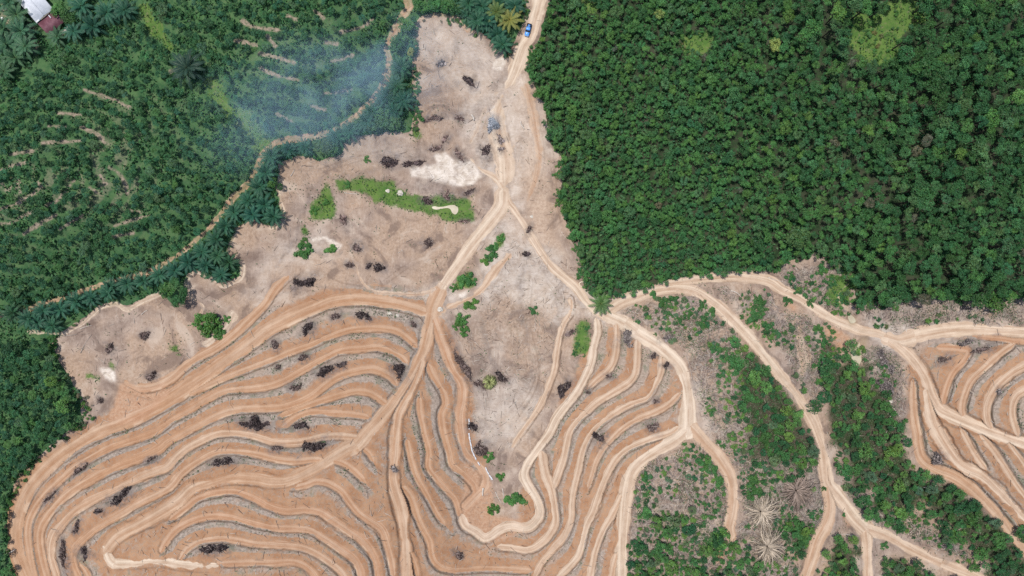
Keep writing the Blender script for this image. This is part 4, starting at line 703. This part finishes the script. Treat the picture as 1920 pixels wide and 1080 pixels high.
# --- shrubs
def szone(x, y):
    if x < 700: return 'at the edge of the left bare lobe' if y > 560 else 'on the bare field left of the road'
    if x < 960 and y < 640: return 'beside the road in the upper valley'
    if x < 1000: return 'on the valley floor between the terraces'
    if x < 1130: return 'between the pale tracks of the middle slope'
    if y < 630 and x < 1345: return 'inside the curve of the upper dirt roads'
    if y < 660: return 'on the bank between the two curved roads'
    return 'around the dead palms and lower roads'
SHRUB_ME = [(lambda v, f, t: mesh_np('shrub', v, f, {'tint': ('FLOAT_COLOR', t)}, [LEAF]))(*crown_mesh(np.random.default_rng(400+i), 9+i % 4, 60, .42, .19, spread=.84)) for i in range(5)]
for k, (x, y, R) in enumerate(SHRUB):
    big = R > 18; size = 'large' if R > 15 else 'medium' if R > 9 else 'small'; br = x < 1000 or R > 18
    lab = f'{size} {"bright" if br else "mid"} green shrub {szone(x, y)}'; q = P(x, y, -.15)
    o = link('shrub', SHRUB_ME[r.integers(5)]); o.location = q; o.rotation_euler = (0, 0, r.uniform(0, 6.28)); m_ = R*S*1.05; o.scale = (m_*r.uniform(.85, 1.1), m_*r.uniform(.85, 1.1), m_*r.uniform(.7, 1.0)); o.color = (*jit((.085, .215, .055) if br else (.06, .17, .055), r), 1)
    tag(o, lab, 'shrub', lab.replace('shrub', 'shrubs'))
# --- ground cover nobody could count: grass, weeds, twigs
r = np.random.default_rng(13)
def cover(name, label, n, dens, size, cols, mat, flat=.8, rise=.25, asp=.5):
    X = r.uniform(-60, 1980, n); Y = r.uniform(-60, 1140, n); d = dens(X, Y)*(1-samp(track, X, Y))*(1-np.clip(samp(sand, X, Y)*1.5, 0, 1)); ok = r.random(n) < d; X = X[ok]; Y = Y[ok]; k = len(X); q = P(X, Y)+np.stack([0*X, 0*X, r.uniform(.02, rise, k)], -1)
    nn = unit(r.normal(size=(k, 3))*(1-flat)+[0, 0, flat]); ln_ = size*r.uniform(.5, 1.5, k); V, F = leaves(q, nn, ln_, ln_*asp, r)
    ci = np.array(cols)[r.integers(len(cols), size=k)]*r.uniform(.7, 1.3, (k, 1)); T = np.repeat(np.c_[ci, np.ones(k)], 4, 0)
    s_ = Stuff(); s_.add(V, T); return s_.build(name, label, name.replace('_', ' '), None, mat)
nz = lambda X, Y, sc, sd, a, b: sstep(a, b, fbm(X, Y, sc, sd))
cover('grass', 'short bright green grass in patches on cleared ground and forest glades', 260000, lambda X, Y: np.clip(samp(grass, X, Y)**.7, 0, 1)*nz(X, Y, 10, 60, .34, .6), .75, [(.06, .15, .045), (.09, .18, .055), (.045, .12, .04), (.14, .18, .08)], LEAF, .55, .45, .4)
cover('weeds', 'low weeds and ferns creeping over brush land, gully sides and terrace strips', 700000, lambda X, Y: np.clip(samp(brush, X, Y)*.85*nz(X, Y, 34, 61, .47, .62)*np.clip((X-1100)/120, .05, 1)+samp(woods, X, Y)*.9+samp(hill, X, Y)*.5*nz(X, Y, 20, 62, .5, .64)*np.clip(-samp(fill, X, Y)*2, 0, 1)+(1-samp(hill, X, Y))*(1-samp(plant, X, Y))*(1-samp(forest, X, Y))*.10*nz(X, Y, 22, 63, .6, .72), 0, 1), .5, [(.075, .15, .06), (.1, .18, .075), (.13, .16, .1), (.18, .18, .12)], LEAF, .5, .5, .5)
cover('undergrowth', 'leafy undergrowth on the floor of the plantation and right forest', 330000, lambda X, Y: np.clip(samp(plant, X, Y)*(1-samp(grass, X, Y))*(1-samp(strip, X, Y))*.8*nz(X, Y, 14, 64, .35, .6)*.8+samp(forest, X, Y)*(1-samp(grass, X, Y))*.9*(1-gapf(X, Y)*sstep(1250, 1500, X))*nz(X, Y, 30, 67, .3, .5), 0, 1), 1.0, [(.045, .14, .05), (.07, .175, .06), (.04, .12, .05)], LEAF, .6, 1.6, .6)
def sticks(q, dirs, ln_, rad, col, r):
    n = len(q); u = unit(np.cross(dirs, [0, 0, 1.0])+1e-6); w = np.cross(u, dirs); V = []; rad = np.asarray(rad).reshape(-1, 1)
    a = q-dirs*ln_[:, None]*.5; b = q+dirs*ln_[:, None]*.5; A = [a-u*rad, a+w*rad, a+u*rad, b-u*rad*.5, b+w*rad*.5, b+u*rad*.5]
    V = np.stack([A[0], A[1], A[4], A[3], A[1], A[2], A[5], A[4]], 1).reshape(-1, 3); return V, np.repeat(np.c_[col, np.ones(n)], 8, 0)
def twig_cover(name, label, n, dens, l0, l1, r0, r1, cols):
    X = r.uniform(-60, 1980, n); Y = r.uniform(-60, 1140, n); d = dens(X, Y)*(1-samp(track, X, Y)*.97); ok = r.random(n) < d; X = X[ok]; Y = Y[ok]; k = len(X)
    flow = (fbm(X, Y, 45, 71)-.5)*9; a = flow+r.normal(0, .55, k); dirs = unit(np.stack([np.cos(a), np.sin(a), r.normal(0, .12, k)], -1)); q = P(X, Y)+np.stack([0*X, 0*X, r.uniform(.03, .3, k)], -1)
    V, T = sticks(q, dirs, r.uniform(l0, l1, k)**1, r.uniform(r0, r1, k), np.array(cols)[r.integers(len(cols), size=k)]*r.uniform(.7, 1.3, (k, 1)), r); s_ = Stuff(); s_.add(V, T); return s_.build(name, label, name.replace('_', ' '), None, DRY)
opn = lambda X, Y: (1-samp(plant, X, Y))*(1-samp(forest, X, Y))*(1-samp(grass, X, Y))
twig_cover('fallen_branches', 'grey and tan fallen branches strewn over cleared ground, thickest in the brush', 150000, lambda X, Y: opn(X, Y)*np.clip(samp(brush, X, Y)*.75*nz(X, Y, 24, 65, .36, .6)+.03+samp(hill, X, Y)*.05, 0, 1), .6, 3.2, .03, .09, [(.5, .43, .36), (.36, .3, .25), (.22, .17, .15), (.58, .52, .46), (.15, .1, .085)])
twig_cover('dry_brush', 'tangled purple brown and grey dry brush on the slopes around the dead palms and gullies', 300000, lambda X, Y: opn(X, Y)*np.clip(samp(brush, X, Y)*np.clip((X-1130)/90, 0, 1)*.9*nz(X, Y, 20, 66, .38, .56), 0, 1), .5, 2.2, .025, .07, [(.2, .15, .15), (.12, .085, .085), (.3, .25, .23), (.44, .38, .33), (.09, .07, .065)])
# ------------------------------------------------------------------ burnt heaps, logs
r = np.random.default_rng(14)
HEAPM = leaf_material('charred_wood', 0.0, .15)
PAL = {'k': [(.026, .02, .021), (.05, .037, .037), (.085, .063, .06), (.2, .16, .145)], 'b': [(.06, .042, .04), (.105, .073, .066), (.17, .125, .11), (.3, .24, .21)], 'g': [(.09, .075, .075), (.16, .135, .13), (.28, .24, .22), (.05, .04, .04)], 'G': [(.05, .06, .075), (.1, .115, .135), (.3, .31, .33), (.45, .45, .46), (.03, .03, .035)]}
def heap_mesh(L_, W_, an, look, r):
    """tangle of charred logs, root plates and clods heaped along a lobed windrow"""
    L_ *= S; W_ *= S
    if W_ > L_: L_, W_, an = W_, L_, an
    ca, sa = math.cos(math.radians(an)), math.sin(math.radians(an)); V = []; T = []; ar = L_*W_; sd = r.uniform(0, 900); pal = np.array(PAL[look])
    nz1 = lambda u, k: float(vnoise(u*k+sd, sd*1.7, 1.0))
    prof = lambda u: max(.12, (1.25*nz1(u, .75)+.25)*(1-(2*abs(u)/L_)**3)); cen = lambda u: (nz1(u+50, .4)-.5)*W_*.9
    def spot(pw):
        while True:
            u = r.uniform(-.5, .5)*L_; w_ = prof(u)
            if r.random() < w_: break
        q = r.random()**pw*r.choice([-1, 1]); v = cen(u)+q*W_*.46*w_; hh = (1-abs(q))*min(1.4, W_*.36)*w_+.06
        return (u*ca-v*sa, u*sa+v*ca, hh)
    n = int(18+ar*6); Q = []; DR = []; LN = []; RD = []; CO = []; m0 = nz1(7, 3)
    for i in range(n):
        q = spot(.8); Q.append((q[0], q[1], q[2]*r.uniform(.4, 1))); out = r.random() < .2; da = math.radians(an)+r.normal(0, .9 if out else .6); el = r.normal(0, .25); DR.append((math.cos(da)*math.cos(el), math.sin(da)*math.cos(el), math.sin(el)))
        LN.append(r.uniform(.6, 2.0)*(1.5 if out else 1)); RD.append(r.uniform(.05, .15)*(.6 if out else 1.2)); c = pal[min(len(pal)-1, int(r.random()**1.2*len(pal)))]; CO.append(np.array(c)*r.uniform(.75, 1.3))
        if r.random() < .06: CO[-1] = np.array((.42, .36, .32)); RD[-1] = .07
    V1, T1 = sticks(np.array(Q), np.array(DR), np.array(LN), np.array(RD), np.array(CO), r); V.append(V1); T.append(T1)
    m = int(12+ar*11); cn = np.array([spot(.75) for i in range(m)])   # clods, bark and char lumps: folded plates
    V2, _ = leaves(cn, unit(r.normal(size=(m, 3))*.5+[0, 0, .7]), r.uniform(.3, 1.0, m), r.uniform(.25, .7, m), r); c2 = pal[r.integers(min(3, len(pal)), size=m)]*r.uniform(.7, 1.3, (m, 1)); V.append(V2); T.append(np.repeat(np.c_[c2, np.ones(m)], 4, 0))
    for i in range(r.integers(0, 3)+int(ar > 14)):                   # upturned root plates with dark hollows
        q = spot(1.0); k = r.uniform(.5, .95); ph = np.linspace(0, 6.28, 11)[:-1]; rad = k*r.uniform(.65, 1.15, 10); c0 = np.array(q)+[0, 0, .35]
        ring = c0+np.stack([np.cos(ph)*rad, np.sin(ph)*rad*.8, -.3+.1*r.random(10)], -1)
        for j in range(0, 10, 2): V.append(np.array([c0, ring[j], ring[(j+1) % 10], ring[(j+2) % 10]])); T.append(np.tile(np.r_[pal[r.integers(1, 3)]*r.uniform(.8, 1.3), 1], (4, 1)))
    return np.vstack(V), np.vstack(T)
WORD = {'k': 'black burnt wood heap', 'b': 'brown charred wood heap', 'g': 'grey wood heap', 'G': 'ash grey burnt heap'}
for (x, y, l_, w_, an, k, where) in HEAP:
    v, t_ = heap_mesh(l_, w_*(.8 if y < 420 else 1), an, k, r)
    if y < 420: t_ = t_*np.array([1.4, 1.35, 1.35, 1])
    o = link('burnt_wood_heap', mesh_np('burnt_wood_heap', v, np.arange(len(v)).reshape(-1, 4), {'tint': ('FLOAT_COLOR', t_)}, [HEAPM])); o.location = P(x, y)
    tag(o, f'{WORD[k]} {where}', 'wood heap', 'burnt wood heaps left on the cleared land')
LOGM = simple('bleached_wood', (.52, .46, .4), .9, .25, 2, .1); LOGD = simple('grey_wood', (.33, .28, .24), .9, .3, 2, .1)
for (x0, y0, x1, y1, th, lab) in LOG:
    a = P(x0, y0, th*.4); b = P(x1, y1, th*.4); d = b-a; n_ = 9; V = []; F = []; seg = 7; sd = unit(np.cross(d, [0, 0, 1.0])); up = np.cross(sd, unit(d)); wv = r.normal(0, .05*np.linalg.norm(d))
    for i in range(n_):
        t_ = i/(n_-1); c = d*t_+sd*wv*math.sin(t_*3.14)+[0, 0, .04*math.sin(t_*9)]; rd = th*.5*(1-.45*t_)*(1+.1*r.normal())*(1.25 if i == 0 else 1)
        for j in range(seg): an = 6.283*j/seg; V.append(c+sd*rd*math.cos(an)+up*rd*math.sin(an))
    for i in range(n_-1):
        for j in range(seg): F.append([i*seg+j, i*seg+(j+1) % seg, (i+1)*seg+(j+1) % seg, (i+1)*seg+j])
    nb0 = len(V)
    for e in (0, (n_-1)*seg): V.append(np.mean(V[e:e+seg], 0))
    F3 = [[nb0, (j+1) % seg, j] for j in range(seg)]+[[nb0+1, (n_-1)*seg+j, (n_-1)*seg+(j+1) % seg] for j in range(seg)]
    for q in range(3):                                           # stubs of broken limbs
        t_ = r.uniform(.3, .95); c = d*t_; dr = unit(sd*r.choice([-1, 1])+unit(d)*.7+up*.3)*r.uniform(.4, 1.1); b0 = len(V); w = th*.14
        V += [c-up*w, c+up*w, c+unit(d)*w, c+dr-up*w*.4, c+dr+up*w*.4, c+dr+unit(d)*w*.4]; F += [[b0, b0+1, b0+4, b0+3], [b0+1, b0+2, b0+5, b0+4], [b0+2, b0, b0+3, b0+5]]
    o = link('felled_log', mesh_np('felled_log', V, [np.array(F), np.array(F3)], None, [LOGD if 'grey' in lab or 'dark' in lab else LOGM], smooth=True)); o.location = a; tag(o, lab, 'log')
# curved pale log by the forest corner
V = []; F = []; seg = 7; n_ = 26
for i in range(n_):
    t_ = i/(n_-1); an = .6+t_*4.6; rad = 1.05*(1+.25*math.sin(an)); c = np.array([math.cos(an)*rad*1.1, math.sin(an)*rad*.85, .22+.08*math.sin(an*2)]); rd = .24*(1-.4*t_)
    for j in range(seg): a2 = 6.283*j/seg; V.append(c+np.array([math.cos(an)*math.cos(a2), math.sin(an)*math.cos(a2), math.sin(a2)])*rd)
for i in range(n_-1):
    for j in range(seg): F.append([i*seg+j, i*seg+(j+1) % seg, (i+1)*seg+(j+1) % seg, (i+1)*seg+j])
o = link('curved_root', mesh_np('curved_root', V, np.array(F)[:, ::-1], None, [simple('cream_wood', (.68, .56, .42), .9, .2, 3, .1)], smooth=True)); o.location = P(1092, 534); tag(o, 'cream coloured root curled like a horseshoe at the forest corner', 'root')
# white plastic sheet scraps along the red track
SHEET = simple('white_plastic', (.58, .58, .6), .4, .06, 3, .4)
for k, (s_, w, lab) in enumerate((("879,812 882,830 886,847 893,862", .55, 'long white plastic sheet lying along the edge of the red track'), ("910,876 913,883 917,890", .5, 'crumpled white plastic scrap midway down the red track edge'), ("917,891 921,896 923,900", .55, 'white plastic scrap at the lower end of the red track edge'), ("896,866 898,870 900,873", .45, 'smallest white plastic scrap, just below the long sheet'), ("879,785 880,795 880,805", .5, 'narrow white plastic strip above the long sheet beside the red track'))):
    q = spline(pts(s_), 1.2); n_ = len(q); c0 = P(q[0, 0], q[0, 1]); V = []; F = []; m_ = 6
    tn = np.gradient(q, axis=0); nn = np.stack([-tn[:, 1], tn[:, 0]], -1)/np.linalg.norm(tn, axis=1)[:, None]
    for i in range(n_):
        for j in range(m_):
            wv = (j/(m_-1)-.5)*w/S*(.6+.6*r.random()); z = .12+r.uniform(0, .35); V.append(P(q[i, 0]+nn[i, 0]*wv, q[i, 1]+nn[i, 1]*wv, z)-c0)
    for i in range(n_-1):
        for j in range(m_-1): a = i*m_+j; F.append([a, a+1, a+m_+1, a+m_])
    me = mesh_np('plastic_sheet', V, np.array(F), None, [SHEET]); o = link('plastic_sheet', me); o.location = c0; so = o.modifiers.new('thickness', 'SOLIDIFY'); so.thickness = .02; tag(o, lab, 'plastic sheet')
# pale stones
STONE = simple('pale_stone', (.55, .5, .43), .95, .2, 1.2, .1)
def boulder(x, y, R, lab, r):
    n1, n2 = 14, 8; V = []; F = []
    for i in range(n2+1):
        for j in range(n1):
            th = i/n2*math.pi*.5; ph = 6.283*j/n1; k = 1+.18*math.sin(ph*3+i+x)+r.normal(0, .05); V.append((R*k*math.sin(th)*math.cos(ph), R*k*.85*math.sin(th)*math.sin(ph), R*.45*math.cos(th)*k-.05))
    for i in range(n2):
        for j in range(n1): F.append([i*n1+j, i*n1+(j+1) % n1, (i+1)*n1+(j+1) % n1, (i+1)*n1+j])
    o = link('boulder', mesh_np('boulder', V, np.array(F)[:, ::-1], None, [STONE], smooth=True)); o.location = P(x, y); tag(o, lab, 'boulder')
for x, y, R, lab in ((750, 362, 1.2, 'pale rounded boulder on the grass strip'), (727, 358, .8, 'small pale boulder on the grass strip left of the larger one'), (588, 393, .6, 'pale stone at the left rim of the small grass patch'), (1478, 908, .55, 'whitish stone beside the charred dead palm'), (825, 580, 1.0, 'pale stone block at the orange road junction'), (1671, 752, .8, 'pale stone at the left of the first right hill track'), (1672, 768, .7, 'pale stone below the first one at the right hill track'), (997, 406, .6, 'white stone beside the sandy road bend'), (730, 588, .8, 'round clay lump on the topmost terrace strip'), (745, 592, .8, 'second round clay lump right of the first on the topmost strip')): boulder(x, y, R, lab, r)
# muddy pools
t = NT('muddy_water'); b = t.diffuse(t.mix(t.rng(t.noise(t.pos(), .4, 3), .35, .65), (.42, .36, .25), (.5, .44, .32)), .15, None, .5); MUD = t.done(b)
POOL_ALL = POOL+[('sandy_pool', pts("810,388 815,386.5 822,388 834,387 842,385 852,384.5 858,388 859,396 854,402 848,399 845,393 840,390 830,391 818,393 811,391"))]
for nm, q in POOL_ALL:
    sp = spline(np.vstack([q, q[:1]]), 2.0)[:-1]; zz = float(np.mean(zat(sp[:, 0], sp[:, 1])))+.22; V = np.vstack([P(sp[:, 0], sp[:, 1], z=zz), P(np.mean(sp[:, :1], 0), np.mean(sp[:, 1:], 0), z=zz)]); n_ = len(sp)
    # ear-safe fan: pools are traced star shaped or thin, so triangulate with the mesh tool
    import bmesh
    bm = bmesh.new(); vs = [bm.verts.new(v) for v in V[:-1]]; f = bm.faces.new(vs); bmesh.ops.triangulate(bm, faces=[f]); me = bpy.data.meshes.new(nm); bm.to_mesh(me); bm.free()
    if nm == 'sandy_pool':
        nm = 'muddy_pool'
    o = link(nm, me, None, MUD); tag(o, kind='structure')
    for p_ in me.polygons:
        if p_.normal.z < 0: p_.flip()
# ------------------------------------------------------------------ house, tank, pickup
def box(V, F, x0, x1, y0, y1, z0, z1):
    b = len(V); V += [(x0, y0, z0), (x1, y0, z0), (x1, y1, z0), (x0, y1, z0), (x0, y0, z1), (x1, y0, z1), (x1, y1, z1), (x0, y1, z1)]
    F += [[b+i for i in q] for q in ((3, 2, 1, 0), (4, 5, 6, 7), (0, 1, 5, 4), (1, 2, 6, 5), (2, 3, 7, 6), (3, 0, 4, 7))]
def boxes(name, bs, mat, parent):
    V = []; F = []
    for q in bs: box(V, F, *q)
    return link(name, mesh_np(name, V, np.array(F), None, [mat]), parent)
zh = 3.3; ca_ = P(69, 44, zh-.1); cb_ = P(101, 18, zh-.1); mid = (ca_+cb_)/2; ax = cb_-ca_; ang = math.atan2(ax[1], ax[0]); wid = np.hypot(ax[0], ax[1]); g0 = float(zat(85, 31))
house = link('farm_house', None); house.location = (mid[0], mid[1], g0); house.rotation_euler = (0, 0, ang); tag(house, 'farm house with grey metal roof and maroon lean to among oil palms', 'house')
def corrugated(name, x0, x1, y0, y1, zf, mat, along='y', pitch=.3, parent=house):
    n_ = int(abs((x1-x0) if along == 'y' else (y1-y0))/pitch*4); V = []; F = []
    for i in range(n_+1):
        t_ = i/n_; o_ = .035*math.sin(t_*n_/4*2*math.pi)
        if along == 'y': a, b = (x0+(x1-x0)*t_, y0), (x0+(x1-x0)*t_, y1)
        else: a, b = (x0, y0+(y1-y0)*t_), (x1, y0+(y1-y0)*t_)
        for p_ in (a, b):
            z = zf(*p_)+o_; V += [(p_[0], p_[1], z), (p_[0], p_[1], z-.06)]
    for i in range(n_):
        b0 = i*4; F += [[b0, b0+4, b0+6, b0+2], [b0+1, b0+3, b0+7, b0+5], [b0, b0+1, b0+5, b0+4], [b0+2, b0+6, b0+7, b0+3]]
    F += [[0, 2, 3, 1], [n_*4, n_*4+1, n_*4+3, n_*4+2]]
    return link(name, mesh_np(name, V, np.array(F), None, [mat]), parent)
t = NT('zinc_roof'); p_ = t.pos(); c_ = t.mix(t.rng(t.noise(p_, .5, 5, .6), .35, .7), (.52, .54, .58), (.66, .68, .72)); c_ = t.mix(t.math('MULTIPLY', t.rng(t.noise(p_, 1.3, 4, .7), .58, .75), .5), c_, (.33, .33, .35)); b = t.diffuse(c_, .5, None, .3); ZINC = t.done(b)
t = NT('maroon_roof'); p_ = t.pos(); c_ = t.mix(t.rng(t.noise(p_, .7, 5, .6), .35, .7), (.12, .045, .06), (.19, .085, .105)); ROOFM = t.done(t.diffuse(c_, .6, None, .25))
WALL = simple('plaster', (.5, .46, .4), .9, .15, 1, .1); CONC = simple('concrete', (.5, .45, .41), .95, .25, 1.2, .1); GLASS = simple('dark_glass', (.02, .025, .03), .08, .1, 1, .6); DOORM = simple('door_paint', (.16, .1, .06), .6, .2, 2, .3)
hl = 15.0; hw_ = wid/2
corrugated('roof', -hw_, 0, 0, hl, lambda x, y: zh+.9-abs(x)/hw_*.9, ZINC); corrugated('roof', 0, hw_, 0, hl, lambda x, y: zh+.9-abs(x)/hw_*.9, ZINC)
boxes('ridge_cap', [(-.18, .18, -.02, hl+.02, zh+.9, zh+1.0)], ZINC, house); boxes('roof_light', [(-hw_*.96, -hw_*.55, .02, .55, zh+.28, zh+.36)], simple('clear_sheet', (.75, .75, .74), .4, .05, 1, .3), house)
boxes('wall', [(-hw_+.5, hw_-.5, .5, .7, 0, zh-.05), (-hw_+.5, hw_-.5, hl-.7, hl-.5, 0, zh-.05), (-hw_+.5, -hw_+.7, .7, hl-.7, 0, zh-.1), (hw_-.7, hw_-.5, .7, hl-.7, 0, zh-.1)], WALL, house)
for sx in (-1, 1):
    for yy in (3.0, 7.0, 11.0):
        w_o = boxes('window', [(sx*(hw_-.5)-.05, sx*(hw_-.5)+.05, yy, yy+1.3, 1.0, 2.2)], DOORM, house); boxes('pane', [(sx*(hw_-.5)-.07, sx*(hw_-.5)+.07, yy+.1, yy+1.2, 1.1, 2.1)], GLASS, w_o)
d_o = boxes('door', [(-.5, .5, .42, .5, 0, 2.05)], DOORM, house); boxes('handle', [(.32, .4, .36, .42, 1.0, 1.12)], ZINC, d_o)
corrugated('lean_to_roof', -hw_+.1, hw_-.1, -5.2, .12, lambda x, y: 3.1+y*.17, ROOFM); boxes('roof_patch', [(1.0, 1.35, -1.6, -.2, 3.0, 3.1)], ZINC, house)
for px_ in (-hw_+.5, 0, hw_-.5): boxes('post', [(px_-.07, px_+.07, -4.9, -4.76, 0, 2.2)], DOORM, house)
boxes('step', [(-1.4, hw_+.3, -7.1, -5.6, -.1, .16)], CONC, house)
tank = link('water_tank', None); tank.location = P(7.5, 36.5); tag(tank, 'small round white water tank at the left edge of the palm yard', 'tank')
def lathe(name, prof, mat, parent, seg=20):
    V = [(r_*math.cos(6.2832*j/seg), r_*math.sin(6.2832*j/seg), z) for r_, z in prof for j in range(seg)]; F = [[i*seg+j, i*seg+(j+1) % seg, (i+1)*seg+(j+1) % seg, (i+1)*seg+j] for i in range(len(prof)-1) for j in range(seg)]
    return link(name, mesh_np(name, V, np.array(F), None, [mat], smooth=False), parent)
WHITE = simple('white_tank', (.8, .8, .78), .4, .05, 1, .4); lathe('body', [(.0, 0), (.55, 0), (.55, .5), (.58, .55), (.55, .6), (.55, 1.0), (.4, 1.15), (.2, 1.2)], WHITE, tank); lathe('lid', [(.24, 1.18), (.24, 1.26), (0.001, 1.3)], WHITE, tank)
# blue pickup: nose down the road
BLUE = NT('blue_paint'); b = BLUE.diffuse((.09, .32, .8), .35, None, .5); b.inputs['Coat Weight'].default_value = .5; BLUE = BLUE.done(b); BLACK = simple('black_rubber', (.018, .018, .02), .8, .2, 4, .2); CHROME = simple('bright_trim', (.6, .6, .62), .3, .05, 1, .5)
pa = P(992.3, 48.5); pb = P(987.6, 66.5); dv = pb-pa; an = math.atan2(dv[1], dv[0]); car = link('pickup_truck', None); car.location = (pa+pb)/2; car.rotation_euler = (0, 0, an); tag(car, 'blue pickup truck driving on the pale dirt road at the top', 'pickup')
def loft(name, secs, mat, parent):
    """secs: list of (x, half width bottom, half width top, z bottom, z top)"""
    V = []; F = []
    for x, wb, wt, zb, zt in secs: V += [(x, -wb, zb), (x, wb, zb), (x, wb*1.0, (zb*.35+zt*.65)), (x, wt, zt), (x, -wt, zt), (x, -wb, (zb*.35+zt*.65))]
    for i in range(len(secs)-1):
        for j in range(6): F.append([i*6+j, i*6+(j+1) % 6, (i+1)*6+(j+1) % 6, (i+1)*6+j])
    me = mesh_np(name, V, np.array(F)[:, ::-1], None, [mat]); import bmesh; bm = bmesh.new(); bm.from_mesh(me); bm.verts.ensure_lookup_table(); n_ = len(secs)
    bm.faces.new([bm.verts[j] for j in range(6)]); bm.faces.new([bm.verts[(n_-1)*6+5-j] for j in range(6)]); bmesh.ops.recalc_face_normals(bm, faces=bm.faces[:]); bm.to_mesh(me); bm.free(); return link(name, me, parent)
loft('body', [(-2.3, .82, .78, .45, .98), (-.75, .86, .84, .4, 1.0)], BLUE, car); loft('hood', [(-.75, .86, .84, .4, 1.0), (.75, .87, .85, .4, 1.02), (1.35, .86, .8, .4, 1.0), (2.05, .84, .72, .42, .88), (2.28, .74, .6, .45, .7)], BLUE, car)
boxes('cargo_bed', [(-2.22, -.85, -.7, .7, .99, 1.02)], BLACK, car); boxes('bed_rail', [(-2.3, -.78, -.86, -.74, .95, 1.12), (-2.3, -.78, .74, .86, .95, 1.12), (-2.34, -2.24, -.8, .8, .9, 1.12)], BLACK, car)
loft('cabin', [(-.78, .8, .66, .98, 1.6), (-.6, .8, .64, .98, 1.68), (.35, .8, .64, .98, 1.68), (.95, .82, .7, .98, 1.08)], GLASS, car); loft('roof', [(-.75, .72, .66, 1.64, 1.73), (.42, .72, .66, 1.64, 1.73)], BLUE, car)
loft('tonneau_load', [(-1.9, .4, .34, 1.0, 1.25), (-.85, .5, .42, 1.0, 1.35)], simple('blue_tarp', (.09, .22, .5), .6, .25, 3, .3), car)
boxes('bumper', [(2.2, 2.36, -.75, .75, .4, .62)], CHROME, car)
for sy in (-1, 1):
    boxes('headlight', [(2.06, 2.24, sy*.6-.13, sy*.6+.13, .72, .86)], CHROME, car); boxes('mirror', [(.7, .82, sy*.98-.1, sy*.98+.1, 1.02, 1.2)], BLUE, car)
    for xx in (-1.45, 1.45):
        w_ = lathe('wheel', [(.16, -.1), (.37, -.1), (.38, 0), (.37, .1), (.16, .1)], BLACK, car, 18); w_.rotation_euler = (math.pi/2, 0, 0); w_.location = (xx, sy*.76, .37); h_ = lathe('rim', [(.001, .06), (.18, .07), (.2, .0)], CHROME, w_, 12); h_.location = (0, 0, .05 if sy < 0 else -.05); h_.rotation_euler = (0, 0 if sy < 0 else math.pi, 0)
# ------------------------------------------------------------------ smoke
def smoke(name, c, size, rotz, dens, col, label, seed, sc=.06):
    V = []; F = []; n1, n2 = 24, 12
    for i in range(n2+1):
        for j in range(n1): th = math.pi*i/n2; ph = 6.2832*j/n1; V.append((math.sin(th)*math.cos(ph), math.sin(th)*math.sin(ph), math.cos(th)))
    for i in range(n2):
        for j in range(n1): F.append([i*n1+j, (i+1)*n1+j, (i+1)*n1+(j+1) % n1, i*n1+(j+1) % n1])
    t = NT(name+'_volume'); tc = t.n('ShaderNodeTexCoord').outputs['Object']; ln_ = t.n('ShaderNodeVectorMath', operation='LENGTH'); t.l(tc, ln_.inputs[0]); fall = t.rng(ln_.outputs['Value'], 1.0, .15)
    p_ = t.pos(); n_ = t.noise(p_, sc, 3, .55, .6); v = t.n('ShaderNodeVolumePrincipled'); v.inputs['Color'].default_value = (*col, 1); v.inputs['Anisotropy'].default_value = -.3
    t.l(t.math('MULTIPLY', t.math('MULTIPLY', fall, t.rng(n_, .3, .72)), dens), v.inputs['Density']); t.l(v.outputs[0], t.out.inputs['Volume'])
    o = link(name, mesh_np(name, V, np.array(F), None, [t.m])); o.location = c; o.scale = size; o.rotation_euler = (0, 0, rotz); tag(o, label, 'smoke', None, 'stuff'); return o
smoke('smoke', tuple(P(628, 176, 16)), (64, 32, 8), math.radians(18), .05, (.5, .78, 1.0), 'thin bluish smoke drifting over the plantation rows, the footpath and the clearing edge', 1)
smoke('smoke', tuple(P(925, 226, 4)), (4.5, 6, 3), .3, .2, (.8, .88, .97), 'small bluish smoke puff over the ash grey burnt heap', 3, .3)
# ------------------------------------------------------------------ light, sky, camera
sc = bpy.context.scene
EL, AZ = 73.0, 298.0                       # elevation; compass bearing the light comes from (north up in the picture)
w = bpy.data.worlds.new('World'); sc.world = w; w.use_nodes = True; nt = w.node_tree; bg = nt.nodes['Background']; sky = nt.nodes.new('ShaderNodeTexSky'); sky.sky_type = 'NISHITA'; sky.sun_disc = False
sky.sun_elevation = math.radians(EL); sky.sun_rotation = math.radians(AZ); nt.links.new(sky.outputs[0], bg.inputs[0]); bg.inputs[1].default_value = .12
sd = bpy.data.lights.new('sun', 'SUN'); sd.energy = 4.0; sd.angle = math.radians(.6); sd.color = (1, .96, .9); so = bpy.data.objects.new('sun', sd); C.objects.link(so)
dirv = Vector((math.sin(math.radians(AZ))*math.cos(math.radians(EL)), math.cos(math.radians(AZ))*math.cos(math.radians(EL)), math.sin(math.radians(EL)))); so.rotation_euler = dirv.to_track_quat('Z', 'Y').to_euler(); so.location = dirv*400
cd = bpy.data.cameras.new('camera'); cam = bpy.data.objects.new('camera', cd); C.objects.link(cam); cam.location = (0, 0, H); cam.rotation_euler = (0, 0, 0); cd.sensor_width = 36; cd.lens = 18/(960*S/H); cd.clip_end = 20000; sc.camera = cam
sc.view_settings.view_transform = 'Standard'; sc.view_settings.look = 'None'; sc.view_settings.gamma = 1; sc.view_settings.exposure = 0
cy = sc.cycles; cy.max_bounces = 5; cy.diffuse_bounces = 2; cy.glossy_bounces = 1; cy.transmission_bounces = 2; cy.transparent_max_bounces = 4; cy.volume_bounces = 0; cy.volume_step_rate = 2.0; cy.volume_max_steps = 128
cy.use_denoising = False; cy.sample_clamp_indirect = 4; cy.pixel_filter_type = 'BLACKMAN_HARRIS'
